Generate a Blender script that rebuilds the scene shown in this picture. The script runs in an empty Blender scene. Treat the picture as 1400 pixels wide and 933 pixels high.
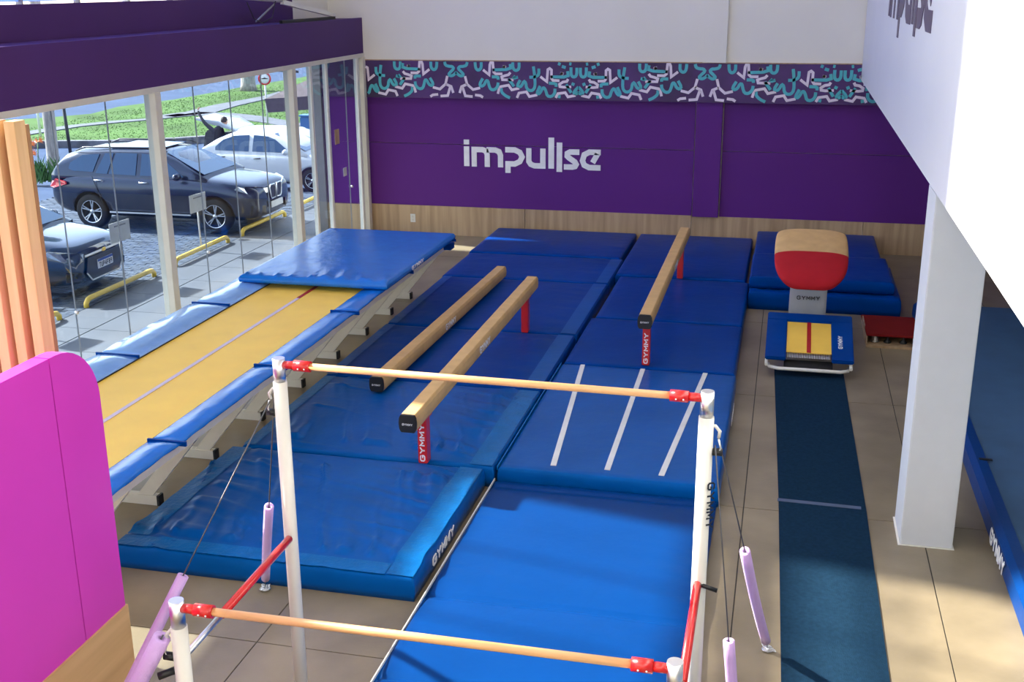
import bpy, bmesh, math, random
from mathutils import Vector, Matrix, noise
random.seed(7)
S = bpy.context.scene
C = S.collection
PI = math.pi
# ------------------------------------------------------------------ camera
cam = bpy.data.objects.new('camera', bpy.data.cameras.new('camera')); C.objects.link(cam)
cam.data.sensor_width = 36; cam.data.lens = 1560.85 / 1400 * 36; cam.data.clip_end = 500
def cam_matrix(p, yaw, roll):
    cp, sp, cy, sy = math.cos(p), math.sin(p), math.cos(yaw), math.sin(yaw)
    f = Vector((sy * cp, cy * cp, -sp)); r = Vector((cy, -sy, 0)); d = f.cross(r)
    cr, sr = math.cos(roll), math.sin(roll)
    r2 = cr * r + sr * d; d2 = -sr * r + cr * d
    m = Matrix((r2, -d2, -f)).transposed().to_4x4(); m.translation = (0, 0, 4.6)
    return m
cam.matrix_world = cam_matrix(0.303034, -0.235612, 0.006635)
S.camera = cam
# ------------------------------------------------------------------ sky, sun, added room fill, exposure
S.view_settings.view_transform = 'Standard'; S.view_settings.look = 'None'
S.view_settings.gamma = 1; S.view_settings.use_curve_mapping = False
S.view_settings.exposure = 0.0
SUN_TX, SUN_TY = 0.75, 0.2          # climb and sideways drift of the sun ray per metre towards -X
W = bpy.data.worlds.new('sky'); S.world = W; W.use_nodes = True
nt = W.node_tree; bg = nt.nodes['Background']
sky = nt.nodes.new('ShaderNodeTexSky'); sky.sky_type = 'NISHITA'; sky.sun_disc = False
sky.sun_elevation = math.atan2(SUN_TX, 1.02); sky.sun_rotation = math.radians(-79)
sky.air_density = 1.1; sky.dust_density = 1.2; sky.ozone_density = 1.5
hs = nt.nodes.new('ShaderNodeHueSaturation'); hs.inputs['Saturation'].default_value = .6
nt.links.new(sky.outputs[0], hs.inputs['Color']); nt.links.new(hs.outputs[0], bg.inputs[0]); bg.inputs[1].default_value = 0.64
sl = bpy.data.lights.new('sun', 'SUN'); sl.energy = 22; sl.angle = math.radians(1.6); sl.color = (1, .93, .80)
sun = bpy.data.objects.new('sun', sl); C.objects.link(sun)
sun.rotation_euler = Vector((-1, SUN_TY, SUN_TX)).to_track_quat('Z', 'Y').to_euler()
def area(name, loc, rot, sx, sy, e, col):
    l = bpy.data.lights.new(name, 'AREA'); l.shape = 'RECTANGLE'; l.size = sx; l.size_y = sy; l.energy = e; l.color = col
    o = bpy.data.objects.new(name, l); C.objects.link(o); o.location = loc; o.rotation_euler = rot
    return o
area('ceiling_fill_far', (-3.2, 14, 10.8), (0, 0, 0), 7, 10, 185, (1, .95, .86))  # added fill over the far half, not a fitting of the hall
area('ceiling_fill_near', (-2.5, 3, 10.8), (0, 0, 0), 7, 8, 160, (1, .95, .86))  # added fill over the near half, likewise no real fitting
area('front_fill', (-3, -2.6, 6.4), (math.radians(82), 0, 0), 9, 5, 170, (1, .92, .80))  # added fill from behind the camera for upright surfaces
area('under_slab_fill', (4.2, 9, 2.9), (0, 0, 0), 2, 12, 60, (.9, .95, 1))  # added fill for the floor below the slab
# ------------------------------------------------------------------ materials
def lin(r, g, b):
    f = lambda c: (c / 255 / 12.92) if c / 255 <= .04045 else ((c / 255 + .055) / 1.055) ** 2.4
    return (f(r), f(g), f(b))
def mat(name, col, rough=.5, metal=0, var=.06, scale=6, bump=0, bscale=40, coat=0, stretch=None, spec=.5, sheen=0, tint=None):
    m = bpy.data.materials.new(name); m.use_nodes = True; n = m.node_tree.nodes; L = m.node_tree.links
    b = n['Principled BSDF']; b.inputs['Roughness'].default_value = rough; b.inputs['Metallic'].default_value = metal
    b.inputs['Coat Weight'].default_value = coat; b.inputs['Specular IOR Level'].default_value = spec
    b.inputs['Sheen Weight'].default_value = sheen
    if tint: b.inputs['Specular Tint'].default_value = (*tint, 1)
    tc = n.new('ShaderNodeTexCoord'); mp = n.new('ShaderNodeMapping'); L.new(tc.outputs['Object'], mp.inputs[0])
    if stretch: mp.inputs['Scale'].default_value = stretch
    no = n.new('ShaderNodeTexNoise'); no.inputs['Scale'].default_value = scale; no.inputs['Detail'].default_value = 5
    L.new(mp.outputs[0], no.inputs[0])
    cr = n.new('ShaderNodeValToRGB'); cr.color_ramp.elements[0].position = .3; cr.color_ramp.elements[1].position = .7
    cr.color_ramp.elements[0].color = (*[max(0, c * (1 - var)) for c in col], 1)
    cr.color_ramp.elements[1].color = (*[min(1, c * (1 + var)) for c in col], 1)
    L.new(no.outputs[0], cr.inputs[0]); L.new(cr.outputs[0], b.inputs['Base Color'])
    if bump:
        n2 = n.new('ShaderNodeTexNoise'); n2.inputs['Scale'].default_value = bscale; n2.inputs['Detail'].default_value = 4
        L.new(mp.outputs[0], n2.inputs[0]); bu = n.new('ShaderNodeBump'); bu.inputs['Strength'].default_value = bump
        bu.inputs['Distance'].default_value = .02; L.new(n2.outputs[0], bu.inputs['Height']); L.new(bu.outputs[0], b.inputs['Normal'])
    return m
M = {}
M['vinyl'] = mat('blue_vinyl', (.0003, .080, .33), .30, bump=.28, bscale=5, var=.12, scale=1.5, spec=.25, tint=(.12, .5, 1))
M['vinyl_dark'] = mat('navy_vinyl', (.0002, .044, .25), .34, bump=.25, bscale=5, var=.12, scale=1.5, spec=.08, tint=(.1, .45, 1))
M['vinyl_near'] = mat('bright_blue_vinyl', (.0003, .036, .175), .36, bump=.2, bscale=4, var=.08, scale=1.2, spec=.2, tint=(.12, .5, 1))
M['vinyl_trim'] = mat('teal_blue_vinyl', (.0004, .12, .38), .32, bump=.3, bscale=25, var=.12, spec=.4, tint=(.2, .6, 1))
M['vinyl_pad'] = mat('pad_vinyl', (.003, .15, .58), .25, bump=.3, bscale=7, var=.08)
M['vinyl_sky_sheen'] = mat('sky_sheen_vinyl', (.22, .44, .85), .22, bump=.25, bscale=7, var=.06, spec=.8, coat=.5)  # same blue pads; the pale colour paints in the sky's sheen
M['white_line'] = mat('white_tape', (.72, .72, .68), .5)
M['bed'] = mat('yellow_webbing', (.97, .60, .085), .55, bump=.25, bscale=180, var=.05, scale=3)
M['bed_line'] = mat('lilac_line', (.62, .50, .62), .5)
M['red'] = mat('red_paint', (.60, .012, .012), .28, coat=.4, var=.04)
M['red_line'] = mat('dark_red_webbing', (.42, .01, .015), .5)
M['red_suede'] = mat('red_suede', (.40, .010, .018), .8, bump=.1, bscale=150, spec=.2)
M['red_carpet'] = mat('dark_red_carpet', (.20, .012, .012), .9, bump=.2, bscale=150, spec=.1)
M['suede'] = mat('tan_suede', (.60, .38, .17), .85, bump=.12, bscale=120, var=.08, spec=.15)
M['barwood'] = mat('bar_wood', (.76, .42, .19), .38, var=.10, scale=8, stretch=(.6, 8, 8))
M['white_paint'] = mat('white_steel_paint', (.74, .72, .66), .35, coat=.2, var=.02)
M['frame_grey'] = mat('cream_steel_paint', (.66, .62, .53), .4, var=.04)
M['chrome'] = mat('chrome', (.80, .80, .81), .34, metal=1, var=0)
M['black'] = mat('black_rubber', (.008, .009, .011), .45)
M['dark'] = mat('dark_plastic', (.012, .015, .022), .3)
M['lilac'] = mat('lilac_foam', (.66, .42, .82), .7, bump=.2, bscale=90, var=.04, sheen=.2)
M['cable'] = mat('steel_cable', (.10, .10, .11), .4, metal=.7)
M['tile'] = mat('polished_concrete_tile', (.25, .20, .13), .36, var=.26, scale=1.3, bump=.05, bscale=30)
M['joint'] = mat('dark_joint', (.05, .045, .04), .8)
M['carpet'] = mat('navy_carpet', (.009, .032, .066), .95, bump=.6, bscale=260, var=.15, scale=30, spec=.05)
M['blue_floor'] = mat('blue_gym_carpet', (.035, .10, .20), .6, bump=.4, bscale=200, var=.12, scale=3)
M['white_wall'] = mat('white_wall_paint', (.80, .77, .69), .7, var=.03, scale=.7)
M['parapet'] = mat('white_parapet_paint', (.80, .80, .82), .45, var=.02, scale=.7)
M['column'] = mat('column_paint', (.68, .70, .73), .5, var=.02)
M['ceiling'] = mat('ceiling_paint', (.8, .79, .76), .8)
M['purple'] = mat('purple_wall_paint', lin(92, 37, 124), .55, var=.05, scale=.6, spec=.2)
M['purple_dark'] = mat('dark_purple_beam_paint', lin(76, 42, 102), .6, var=.06, scale=.8, spec=.25)
M['frieze_bg'] = mat('purple_print', lin(70, 36, 98), .5, var=.5, scale=1.1)
M['teal'] = mat('teal_print', lin(76, 178, 188), .5)
M['print_white'] = mat('white_print', lin(228, 215, 228), .5)
M['letter'] = mat('white_letter', (.82, .82, .84), .45)
M['letter_dark'] = mat('grey_purple_letter', lin(92, 78, 100), .5)
M['magenta'] = mat('magenta_laminate', lin(218, 62, 192), .34, var=.05, scale=.8)
def wood(name, c1, c2, sc, rough=.45, axis=2):
    m = mat(name, c1, rough, var=0); n = m.node_tree.nodes; L = m.node_tree.links
    mp = [x for x in n if x.type == 'MAPPING'][0]
    s = [14, 14, 14]; s[axis] = .8; mp.inputs['Scale'].default_value = s
    no = [x for x in n if x.type == 'TEX_NOISE'][0]; no.inputs['Scale'].default_value = sc; no.inputs['Detail'].default_value = 7
    cr = [x for x in n if x.type == 'VALTORGB'][0]
    cr.color_ramp.elements[0].color = (*c2, 1); cr.color_ramp.elements[1].color = (*c1, 1)
    cr.color_ramp.elements[0].position = .36; cr.color_ramp.elements[1].position = .64
    return m
M['wainscot'] = wood('oak_wainscot', (.52, .36, .21), (.38, .25, .14), .8)
M['slat'] = wood('light_oak_slat', (.82, .56, .28), (.68, .43, .19), .7)
M['slat_back'] = wood('brown_backing', (.42, .24, .11), (.34, .18, .075), .7)
M['panel_wood'] = wood('honey_oak_base', (.74, .47, .22), (.58, .34, .15), .5, axis=1)
M['asphalt'] = mat('street_asphalt', (.048, .075, .14), .9, var=.12, scale=.8, bump=.1, spec=.1)
M['paver'] = mat('grey_blue_paver', (.055, .075, .115), .7, spec=.2, var=.35, scale=3, bump=.1)
M['slab'] = mat('pale_pavement_slab', (.075, .09, .12), .6, var=.16, scale=1.2)
M['path'] = mat('worn_concrete_path', (.09, .10, .125), .8, var=.2, scale=1.5)
M['stone'] = mat('kerb_stone', (.13, .13, .15), .9, var=.5, scale=2)
def grass_mat():
    m = mat('lawn_grass', (.065, .125, .033), .9, var=.30, scale=.5, bump=.3, bscale=9, spec=.1)
    return m
M['grass'] = grass_mat()
M['leaf'] = mat('dark_leaf', (.04, .12, .02), .6, var=.5)
M['bark'] = mat('grey_bark', (.30, .27, .25), .9, var=.35, scale=4, bump=.8, bscale=14, stretch=(3, 3, .6))
M['flower'] = mat('orange_petal', (.85, .22, .05), .5)
M['yellow_pipe'] = mat('yellow_pipe_paint', (.78, .52, .06), .45, var=.1)
M['board'] = mat('weathered_board', (.55, .55, .54), .6)
M['awning'] = mat('dark_brown_awning', (.075, .055, .07), .8, var=.2)
M['binblue'] = mat('blue_plastic', (.05, .16, .36), .5)
M['coat'] = mat('dark_coat', (.035, .037, .045), .9)
M['skin'] = mat('skin', (.52, .28, .18), .6)
M['hair'] = mat('dark_hair', (.02, .014, .01), .7)
M['tyre'] = mat('tyre', (.012, .013, .017), .8)
M['rim'] = mat('alloy_rim', (.62, .64, .68), .25, metal=.8)
M['suvpaint'] = mat('graphite_car_paint', (.016, .030, .065), .2, metal=.3, coat=.4, var=.03)
M['navypaint'] = mat('navy_car_paint', (.008, .022, .055), .18, metal=.3, coat=1, var=.03)
M['whitepaint'] = mat('white_car_paint', (.50, .53, .58), .35, coat=.3, var=.02)
M['carglass'] = mat('car_glass', (.02, .065, .15), .05, coat=0, var=.02, spec=.5)
M['lamp_glass'] = mat('headlamp_glass', (.55, .6, .66), .1, metal=.6, coat=1, var=.35, scale=14)
M['tail'] = mat('tail_lamp', (.55, .01, .03), .15, coat=1)
M['plateblue'] = mat('plate_blue', (.01, .07, .38), .4)
M['steel_grey'] = mat('grey_steel', (.25, .25, .26), .45, metal=.3)
M['vault_grey'] = mat('pale_grey_shroud', (.42, .44, .48), .45, var=.05)
def glass(name, tint, refl=1.0):
    m = bpy.data.materials.new(name); m.use_nodes = True; n = m.node_tree.nodes; L = m.node_tree.links
    n.remove(n['Principled BSDF']); out = n['Material Output']
    t = n.new('ShaderNodeBsdfTransparent'); t.inputs[0].default_value = (*tint, 1)
    g = n.new('ShaderNodeBsdfGlossy'); g.inputs['Roughness'].default_value = .015
    lw = n.new('ShaderNodeLayerWeight'); lw.inputs[0].default_value = .5
    pw_ = n.new('ShaderNodeMath'); pw_.operation = 'POWER'; pw_.inputs[1].default_value = 5; L.new(lw.outputs['Facing'], pw_.inputs[0])
    f = n.new('ShaderNodeMath'); f.operation = 'MULTIPLY_ADD'; f.inputs[1].default_value = .9; f.inputs[2].default_value = .03; L.new(pw_.outputs[0], f.inputs[0])
    mx = n.new('ShaderNodeMixShader'); L.new(f.outputs[0], mx.inputs[0]); L.new(t.outputs[0], mx.inputs[1]); L.new(g.outputs[0], mx.inputs[2])
    L.new(mx.outputs[0], out.inputs[0]); return m
M['glass'] = glass('shop_window_glass', (.86, .92, .97))
M['clear'] = glass('clerestory_glass', (.93, .94, .94))
def film():
    m = bpy.data.materials.new('translucent_violet_film'); m.use_nodes = True; n = m.node_tree.nodes; L = m.node_tree.links
    n.remove(n['Principled BSDF']); t = n.new('ShaderNodeBsdfTranslucent'); d = n.new('ShaderNodeBsdfDiffuse')
    no = n.new('ShaderNodeTexNoise'); no.inputs['Scale'].default_value = .45; tc = n.new('ShaderNodeTexCoord')
    L.new(tc.outputs['Object'], no.inputs[0]); cr = n.new('ShaderNodeValToRGB'); L.new(no.outputs[0], cr.inputs[0])
    cr.color_ramp.elements[0].color = (.22, .36, .74, 1); cr.color_ramp.elements[1].color = (.34, .34, .66, 1)
    cr.color_ramp.elements[0].position = .4; cr.color_ramp.elements[1].position = .6
    mx = n.new('ShaderNodeMixShader'); mx.inputs[0].default_value = .3
    L.new(cr.outputs[0], t.inputs[0]); L.new(cr.outputs[0], d.inputs[0]); L.new(t.outputs[0], mx.inputs[1]); L.new(d.outputs[0], mx.inputs[2])
    L.new(mx.outputs[0], n['Material Output'].inputs[0]); return m
M['film'] = film()
# ------------------------------------------------------------------ mesh helpers
class MB:
    def __init__(s): s.v = []; s.f = []; s.sm = []
    def add(s, vs, fs, smooth=False):
        o = len(s.v); s.v += [tuple(v) for v in vs]; s.f += [tuple(i + o for i in f) for f in fs]; s.sm += [smooth] * len(fs); return s
    def box(s, x0, x1, y0, y1, z0, z1, m=None):
        vs = [Vector((x, y, z)) for z in (z0, z1) for y in (y0, y1) for x in (x0, x1)]
        if m: vs = [m @ v for v in vs]
        return s.add(vs, [(0, 2, 3, 1), (4, 5, 7, 6), (0, 1, 5, 4), (2, 6, 7, 3), (0, 4, 6, 2), (1, 3, 7, 5)])
    def tube(s, pts, r, n=12, caps=True, smooth=True):
        pts = [Vector(p) for p in pts]; rs = r if isinstance(r, (list, tuple)) else [r] * len(pts)
        rings = []; up = None
        for i, p in enumerate(pts):
            d = (pts[min(i + 1, len(pts) - 1)] - pts[max(i - 1, 0)]).normalized()
            if up is None: up = Vector((0, 0, 1)) if abs(d.z) < .9 else Vector((1, 0, 0))
            a = d.cross(up).normalized(); b = a.cross(d).normalized(); up = b
            rings.append([p + rs[i] * (math.cos(2 * PI * k / n) * a + math.sin(2 * PI * k / n) * b) for k in range(n)])
        vs = [v for r_ in rings for v in r_]
        fs = [(i * n + k, i * n + (k + 1) % n, (i + 1) * n + (k + 1) % n, (i + 1) * n + k) for i in range(len(pts) - 1) for k in range(n)]
        s.add(vs, fs, smooth)
        if caps:
            o = len(s.v) - len(vs); s.f.append(tuple(o + k for k in range(n))[::-1]); s.f.append(tuple(o + (len(pts) - 1) * n + k for k in range(n))); s.sm += [False, False]
        return s
    def bar(s, p, q, w, h, up=(0, 0, 1)):
        p, q = Vector(p), Vector(q); d = (q - p).normalized(); up = Vector(up)
        a = d.cross(up).normalized(); b = a.cross(d).normalized()
        vs = [e + a * (i * w / 2) + b * (j * h / 2) for e in (p, q) for i, j in ((-1, -1), (1, -1), (1, 1), (-1, 1))]
        return s.add(vs, [(3, 2, 1, 0), (4, 5, 6, 7), (0, 1, 5, 4), (1, 2, 6, 5), (2, 3, 7, 6), (3, 0, 4, 7)])
    def prism(s, poly, d):           # poly: list of 3D points, d: extrusion vector
        n = len(poly); vs = [Vector(p) for p in poly] + [Vector(p) + Vector(d) for p in poly]
        s.add(vs, [tuple(range(n))[::-1], tuple(range(n, 2 * n))] + [(i, (i + 1) % n, n + (i + 1) % n, n + i) for i in range(n)]); return s
    def lathe(s, prof, c, axis='z', n=20):
        c = Vector(c); vs = []
        for r, h in prof:
            for k in range(n):
                a = 2 * PI * k / n; u, w = r * math.cos(a), r * math.sin(a)
                vs.append(c + Vector({'z': (u, w, h), 'y': (u, h, w), 'x': (h, u, w)}[axis]))
        fs = [(i * n + k, i * n + (k + 1) % n, (i + 1) * n + (k + 1) % n, (i + 1) * n + k) for i in range(len(prof) - 1) for k in range(n)]
        return s.add(vs, fs, True)
    def build(s, name, m, parent=None, bev=0, loc=None):
        me = bpy.data.meshes.new(name); me.from_pydata(s.v, [], s.f); me.polygons.foreach_set('use_smooth', s.sm)
        me.materials.append(M[m] if isinstance(m, str) else m)
        bm = bmesh.new(); bm.from_mesh(me); bmesh.ops.recalc_face_normals(bm, faces=bm.faces)
        if bev: bmesh.ops.bevel(bm, geom=bm.edges[:], offset=bev, segments=2, affect='EDGES', clamp_overlap=True)
        bm.to_mesh(me); bm.free(); me.update()
        o = bpy.data.objects.new(name, me); C.objects.link(o)
        if parent: o.parent = parent
        if loc: o.location = loc
        return o
def tag(o, label, cat, group=None, kind=None):
    o['label'] = label; o['category'] = cat
    if group: o['group'] = group
    if kind: o['kind'] = kind
    return o
def thing(name, label, cat, loc=(0, 0, 0), rz=0, group=None):
    o = bpy.data.objects.new(name, None); C.objects.link(o); o.location = loc; o.rotation_euler = (0, 0, rz); o.empty_display_size = .2
    return tag(o, label, cat, group)
def struct(o): o['kind'] = 'structure'; return o
def root(name, kind='structure'):
    o = bpy.data.objects.new(name, None); C.objects.link(o); o['kind'] = kind; return o
def box(name, m, x0, x1, y0, y1, z0, z1, parent=None, bev=0): return MB().box(x0, x1, y0, y1, z0, z1).build(name, m, parent, bev)
def smooth_line(p, it=2, closed=False):
    for _ in range(it):
        q = [p[0]]
        for a, b in zip(p[:-1], p[1:]):
            q += [(a[0] * .75 + b[0] * .25, a[1] * .75 + b[1] * .25), (a[0] * .25 + b[0] * .75, a[1] * .25 + b[1] * .75)]
        q.append(p[-1]); p = q
    return p
def strokes(mb, lines, w, O, U, V, t=.006):
    """flat raised ribbons of width w (in u/v units) following 2D poly-lines on the plane O + u*U + v*V"""
    O, U, V = Vector(O), Vector(U), Vector(V); N = U.cross(V).normalized() * t
    for ln in lines:
        L_, R_ = [], []
        for i, p in enumerate(ln):
            a = ln[max(i - 1, 0)]; b = ln[min(i + 1, len(ln) - 1)]
            d1 = Vector((p[0] - a[0], p[1] - a[1])); d2 = Vector((b[0] - p[0], b[1] - p[1]))
            if d1.length < 1e-9: d1 = d2
            if d2.length < 1e-9: d2 = d1
            d1.normalize(); d2.normalize(); m = Vector((-d1.y - d2.y, d1.x + d2.x))
            if m.length < 1e-6: m = Vector((-d1.y, d1.x))
            m.normalize(); k = min(1.9, 1 / max(.3, m.dot(Vector((-d1.y, d1.x)))))
            L_.append((p[0] + m.x * w / 2 * k, p[1] + m.y * w / 2 * k)); R_.append((p[0] - m.x * w / 2 * k, p[1] - m.y * w / 2 * k))
        n = len(ln); P = lambda q: O + U * q[0] + V * q[1]
        vs = [P(q) + N for q in L_] + [P(q) + N for q in R_] + [P(q) for q in L_] + [P(q) for q in R_]
        fs = []
        for i in range(n - 1): fs += [(i, i + 1, n + i + 1, n + i), (i, 2 * n + i, 2 * n + i + 1, i + 1), (n + i, n + i + 1, 3 * n + i + 1, 3 * n + i)]
        fs += [(0, n, 3 * n, 2 * n), (n - 1, 3 * n - 1, 4 * n - 1, 2 * n - 1)]
        mb.add(vs, fs)
    return mb
GL = {'G': [[(.92, .78), (.74, .93), (.26, .93), (.08, .75), (.08, .25), (.26, .07), (.74, .07), (.9, .22), (.9, .5), (.5, .5)]],
      'Y': [[(.05, .98), (.5, .5), (.95, .98)], [(.5, .52), (.5, .0)]],
      'M': [[(.08, 0), (.08, .93), (.5, .35), (.92, .93), (.92, 0)]],
      'T': [[(0, .92), (1, .92)], [(.5, .92), (.5, 0)]], 'U': [[(.1, 1), (.1, .2), (.3, .07), (.7, .07), (.9, .2), (.9, 1)]],
      'P': [[(.1, 0), (.1, .93), (.75, .93), (.9, .8), (.9, .6), (.75, .47), (.1, .47)]], 'F': [[(.95, .93), (.1, .93), (.1, 0)], [(.1, .5), (.8, .5)]],
      '4': [[(.75, 0), (.75, 1), (.05, .3), (1, .3)]], '8': [[(.5, .5), (.15, .65), (.15, .85), (.3, .95), (.7, .95), (.85, .85), (.85, .65), (.5, .5), (.1, .35), (.1, .15), (.3, .06), (.7, .06), (.9, .15), (.9, .35), (.5, .5)]],
      '9': [[(.85, .55), (.3, .5), (.12, .65), (.12, .85), (.3, .94), (.7, .94), (.88, .8), (.85, .3), (.6, .05)]]}
def word(mb, txt, O, U, V, sw=.2, gap=.25, t=.004):
    """txt with letter height |V|, letter width |U|"""
    O, U, V = Vector(O), Vector(U), Vector(V)
    for i, ch in enumerate(txt):
        strokes(mb, GL[ch], sw, O + U * (i * (1 + gap)), U, V, t)
    return mb
def gym(O, U, V, m='letter', parent=None, t=.004, sw=.22):
    return word(MB(), 'GYMMY', O, U, V, sw, .22, t).build('lettering', m, parent)
# ------------------------------------------------------------------ the room shell
XW = -7.78                                                           # window wall plane
fl = struct(box('floor', 'joint', -7.9, 7, -3, 20.8, -.2, -.006))
XS = [-7.9, -6.87, -5.21, -3.55, -1.86, -.17, 1.37, 3.0, 4.7, 7.0]; YS = [-3, .55, 3.62, 6.70, 9.77, 12.84, 15.9, 18.95, 20.75]
for i in range(len(XS) - 1):
    for j in range(len(YS) - 1):
        box('floor_tile', 'tile', XS[i] + .005, XS[i + 1] - .005, YS[j] + .005, YS[j + 1] - .005, -.05, 0, fl)
wb = root('wall_back')
box('wall_core', 'white_wall', -8.76, 7, 20.76, 21.0, 0, 12, wb)
box('upper_wall_plaster', 'white_wall', -8.76, 7, 20.58, 20.75, 3.285, 12, wb)
box('ledge', 'wainscot', -7.73, 7, 20.54, 20.58, 3.272, 3.287, wb)
box('upper_pilaster', 'white_wall', -1.50, -1.10, 20.50, 20.58, 3.285, 12, wb)
for a, b in ((-7.78, -4.7), (-4.7, -1.6), (-1.1, 1.9), (1.9, 4.6), (4.6, 7)):
    box('wall_panel', 'purple', a, b, 20.70, 20.75, .56, 1.735, wb); box('wall_panel', 'purple', a, b, 20.70, 20.75, 1.745, 2.62, wb)
box('pilaster', 'purple', -1.58, -1.12, 20.60, 20.75, .56, 2.62, wb, .004)
for a, b in ((-7.78, -4.705), (-4.695, -1.6), (-1.59, 1.4), (1.41, 4.3), (4.31, 7)):
    box('wainscot_panel', 'wainscot', a, b, 20.68, 20.75, 0, .56, wb)
# frieze with the printed pattern of bent pipes and little figures
fz = struct(box('trim_1', 'frieze_bg', -7.73, 7, 20.55, 20.75, 2.60, 3.27)); 
T_ = [[(412, 128), (412, 185), (425, 205), (445, 205), (458, 185), (458, 125)], [(455, 98), (472, 95)], [(500, 128), (530, 118)], [(540, 102), (560, 94)],
      [(485, 158), (478, 208), (620, 208)], [(398, 290), (425, 320), (436, 345), (415, 352), (398, 330)], [(430, 272), (452, 262)], [(495, 270), (455, 340)],
      [(575, 292), (575, 264), (632, 262)], [(583, 308), (585, 350), (612, 378), (645, 372), (655, 330), (668, 303), (682, 305), (700, 345), (716, 358), (728, 345), (702, 288)],
      [(548, 362), (552, 388)], [(712, 140), (712, 188), (732, 208), (748, 208)], [(756, 122), (744, 215), (742, 295), (760, 326), (788, 330), (812, 308), (816, 262), (832, 248), (850, 290), (870, 302), (886, 288), (862, 240)],
      [(745, 213), (788, 215)], [(880, 215), (918, 228), (900, 206)], [(955, 230), (912, 295)], [(870, 88), (870, 140), (886, 158), (905, 158), (919, 140), (921, 88)],
      [(942, 105), (935, 150), (1085, 158)], [(1040, 240), (1040, 216), (1090, 217)], [(1040, 265), (1045, 302), (1072, 330), (1102, 325), (1115, 290), (1122, 252), (1138, 250), (1155, 290), (1180, 302), (1192, 282), (1165, 232)],
      [(1015, 312), (1015, 345), (985, 375), (945, 395)], [(1176, 88), (1176, 140), (1192, 160), (1210, 160), (1223, 140), (1226, 88)],
      [(1290, 88), (1296, 122), (1325, 132), (1352, 132), (1366, 152), (1338, 180), (1320, 202), (1338, 216), (1362, 208), (1385, 182)]]
W_ = [[(480, 225), (490, 245), (520, 250), (548, 270), (545, 290), (515, 294), (455, 290)], [(548, 240), (600, 238), (612, 220), (612, 150), (626, 137), (641, 147), (648, 250), (700, 208)],
      [(420, 362), (480, 376), (502, 340), (560, 350), (578, 386)], [(725, 365), (788, 380), (812, 340), (872, 352), (888, 394)], [(870, 310), (930, 326), (956, 286), (1020, 300), (1036, 330), (1043, 362)],
      [(940, 176), (955, 196), (985, 205), (1011, 216), (1005, 240), (915, 241)], [(1005, 190), (1060, 190), (1076, 175), (1082, 96), (1098, 92), (1106, 112), (1112, 200), (1162, 158)],
      [(1310, 215), (1294, 285), (1246, 330), (1188, 314)], [(1294, 285), (1340, 306), (1357, 362)], [(1332, 310), (1310, 386), (1250, 391)], [(1165, 396), (1186, 381), (1230, 376)],
      [(516, 182), (542, 176)], [(526, 170), (536, 190)], [(976, 132), (1002, 126)], [(986, 120), (996, 140)], [(205, 0)] * 0]
def norm(ls, half):
    out = []
    for l in ls:
        if len(l) < 2: continue
        p = []
        for x, y in l:
            top = 88 + (x - 398) * .006; u = (x - 398) / 985; v = 1 - (y - top) / 310
            p.append((u, max(.0, min(1, v))))
        out.append(p)
    return out
tm, wm = MB(), MB()
HALF, XB = 2.27, -3.68                                              # mirror axes every 2.27 m
for k in range(-2, 5):
    ax = XB + k * HALF; flip = k % 2                                  # k even: axis of the paired cups, odd: axis of the running figures
    for mb_, ls, wd in ((tm, T_, .052), (wm, W_, .046)):
        for l in norm(ls, 0):
            pts = []
            for u, v in l:
                x = ax + (u if not flip else 1 - u) * HALF
                pts.append((x, .015 + v * .64))
            pts = smooth_line(pts, 1) if mb_ is tm else pts
            segs = [q for q in pts if -7.70 < q[0] < 6.9]
            if len(segs) > 1: strokes(mb_, [segs], wd, (0, 20.549, 2.60), (1, 0, 0), (0, 0, 1), .004)
tm.build('printed_pipe_pattern', 'teal', fz); wm.build('printed_figure_pattern', 'print_white', fz)
# wall lettering "impulse"
def logo(O, U, V, m, parent, t=.012):
    s = lambda x, y: (x, y)
    Lt = []
    R = lambda x0, x1, y0, y1: Lt.append(('r', x0, x1, y0, y1))
    A = lambda *p: Lt.append(('s', [(a, b) for a, b in p]))
    R(90, 138, 130, 300); R(90, 138, 72, 114)
    A((181, 302), (181, 155), (255, 155), (285, 165), (297, 195), (297, 302)); A((292, 155), (368, 155), (402, 168), (415, 200), (415, 302))
    A((457, 150), (540, 150), (585, 170), (605, 208), (585, 248), (540, 270), (480, 270), (480, 348))
    A((664, 132), (664, 245), (680, 268), (712, 280), (786, 280), (786, 132)); R(834, 883, 38, 300); R(905, 953, 78, 326)
    A((1100, 155), (1020, 155), (997, 168), (996, 190), (1012, 205), (1062, 238), (1074, 258), (1064, 276), (1040, 282), (968, 282))
    A((1282, 282), (1185, 282), (1142, 262), (1128, 225), (1142, 175), (1185, 152), (1282, 152)); A((1256, 165), (1214, 240))
    for k in Lt:
        mb = MB()
        if k[0] == 'r':
            _, x0, x1, y0, y1 = k; strokes(mb, [[((x0 + x1) / 2, -y0), ((x0 + x1) / 2, -y1)]], x1 - x0, O, U, V, t)
        else: strokes(mb, [[(a, -b) for a, b in (smooth_line(k[1], 0))]], 46, O, U, V, t)
        mb.build('letter', m, parent)
s_ = 2.59 / 1192
lg = thing('wall_lettering', 'white lowercase word impulse in rounded letters on the purple back wall', 'sign', (-4.575, 20.68, 1.3))
sv = Vector((-5.87 - 90 * s_, 20.699, 1.34 + 300 * s_)) - lg.location
logo(sv, (s_, 0, 0), (0, 0, s_), 'letter', lg)
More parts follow.
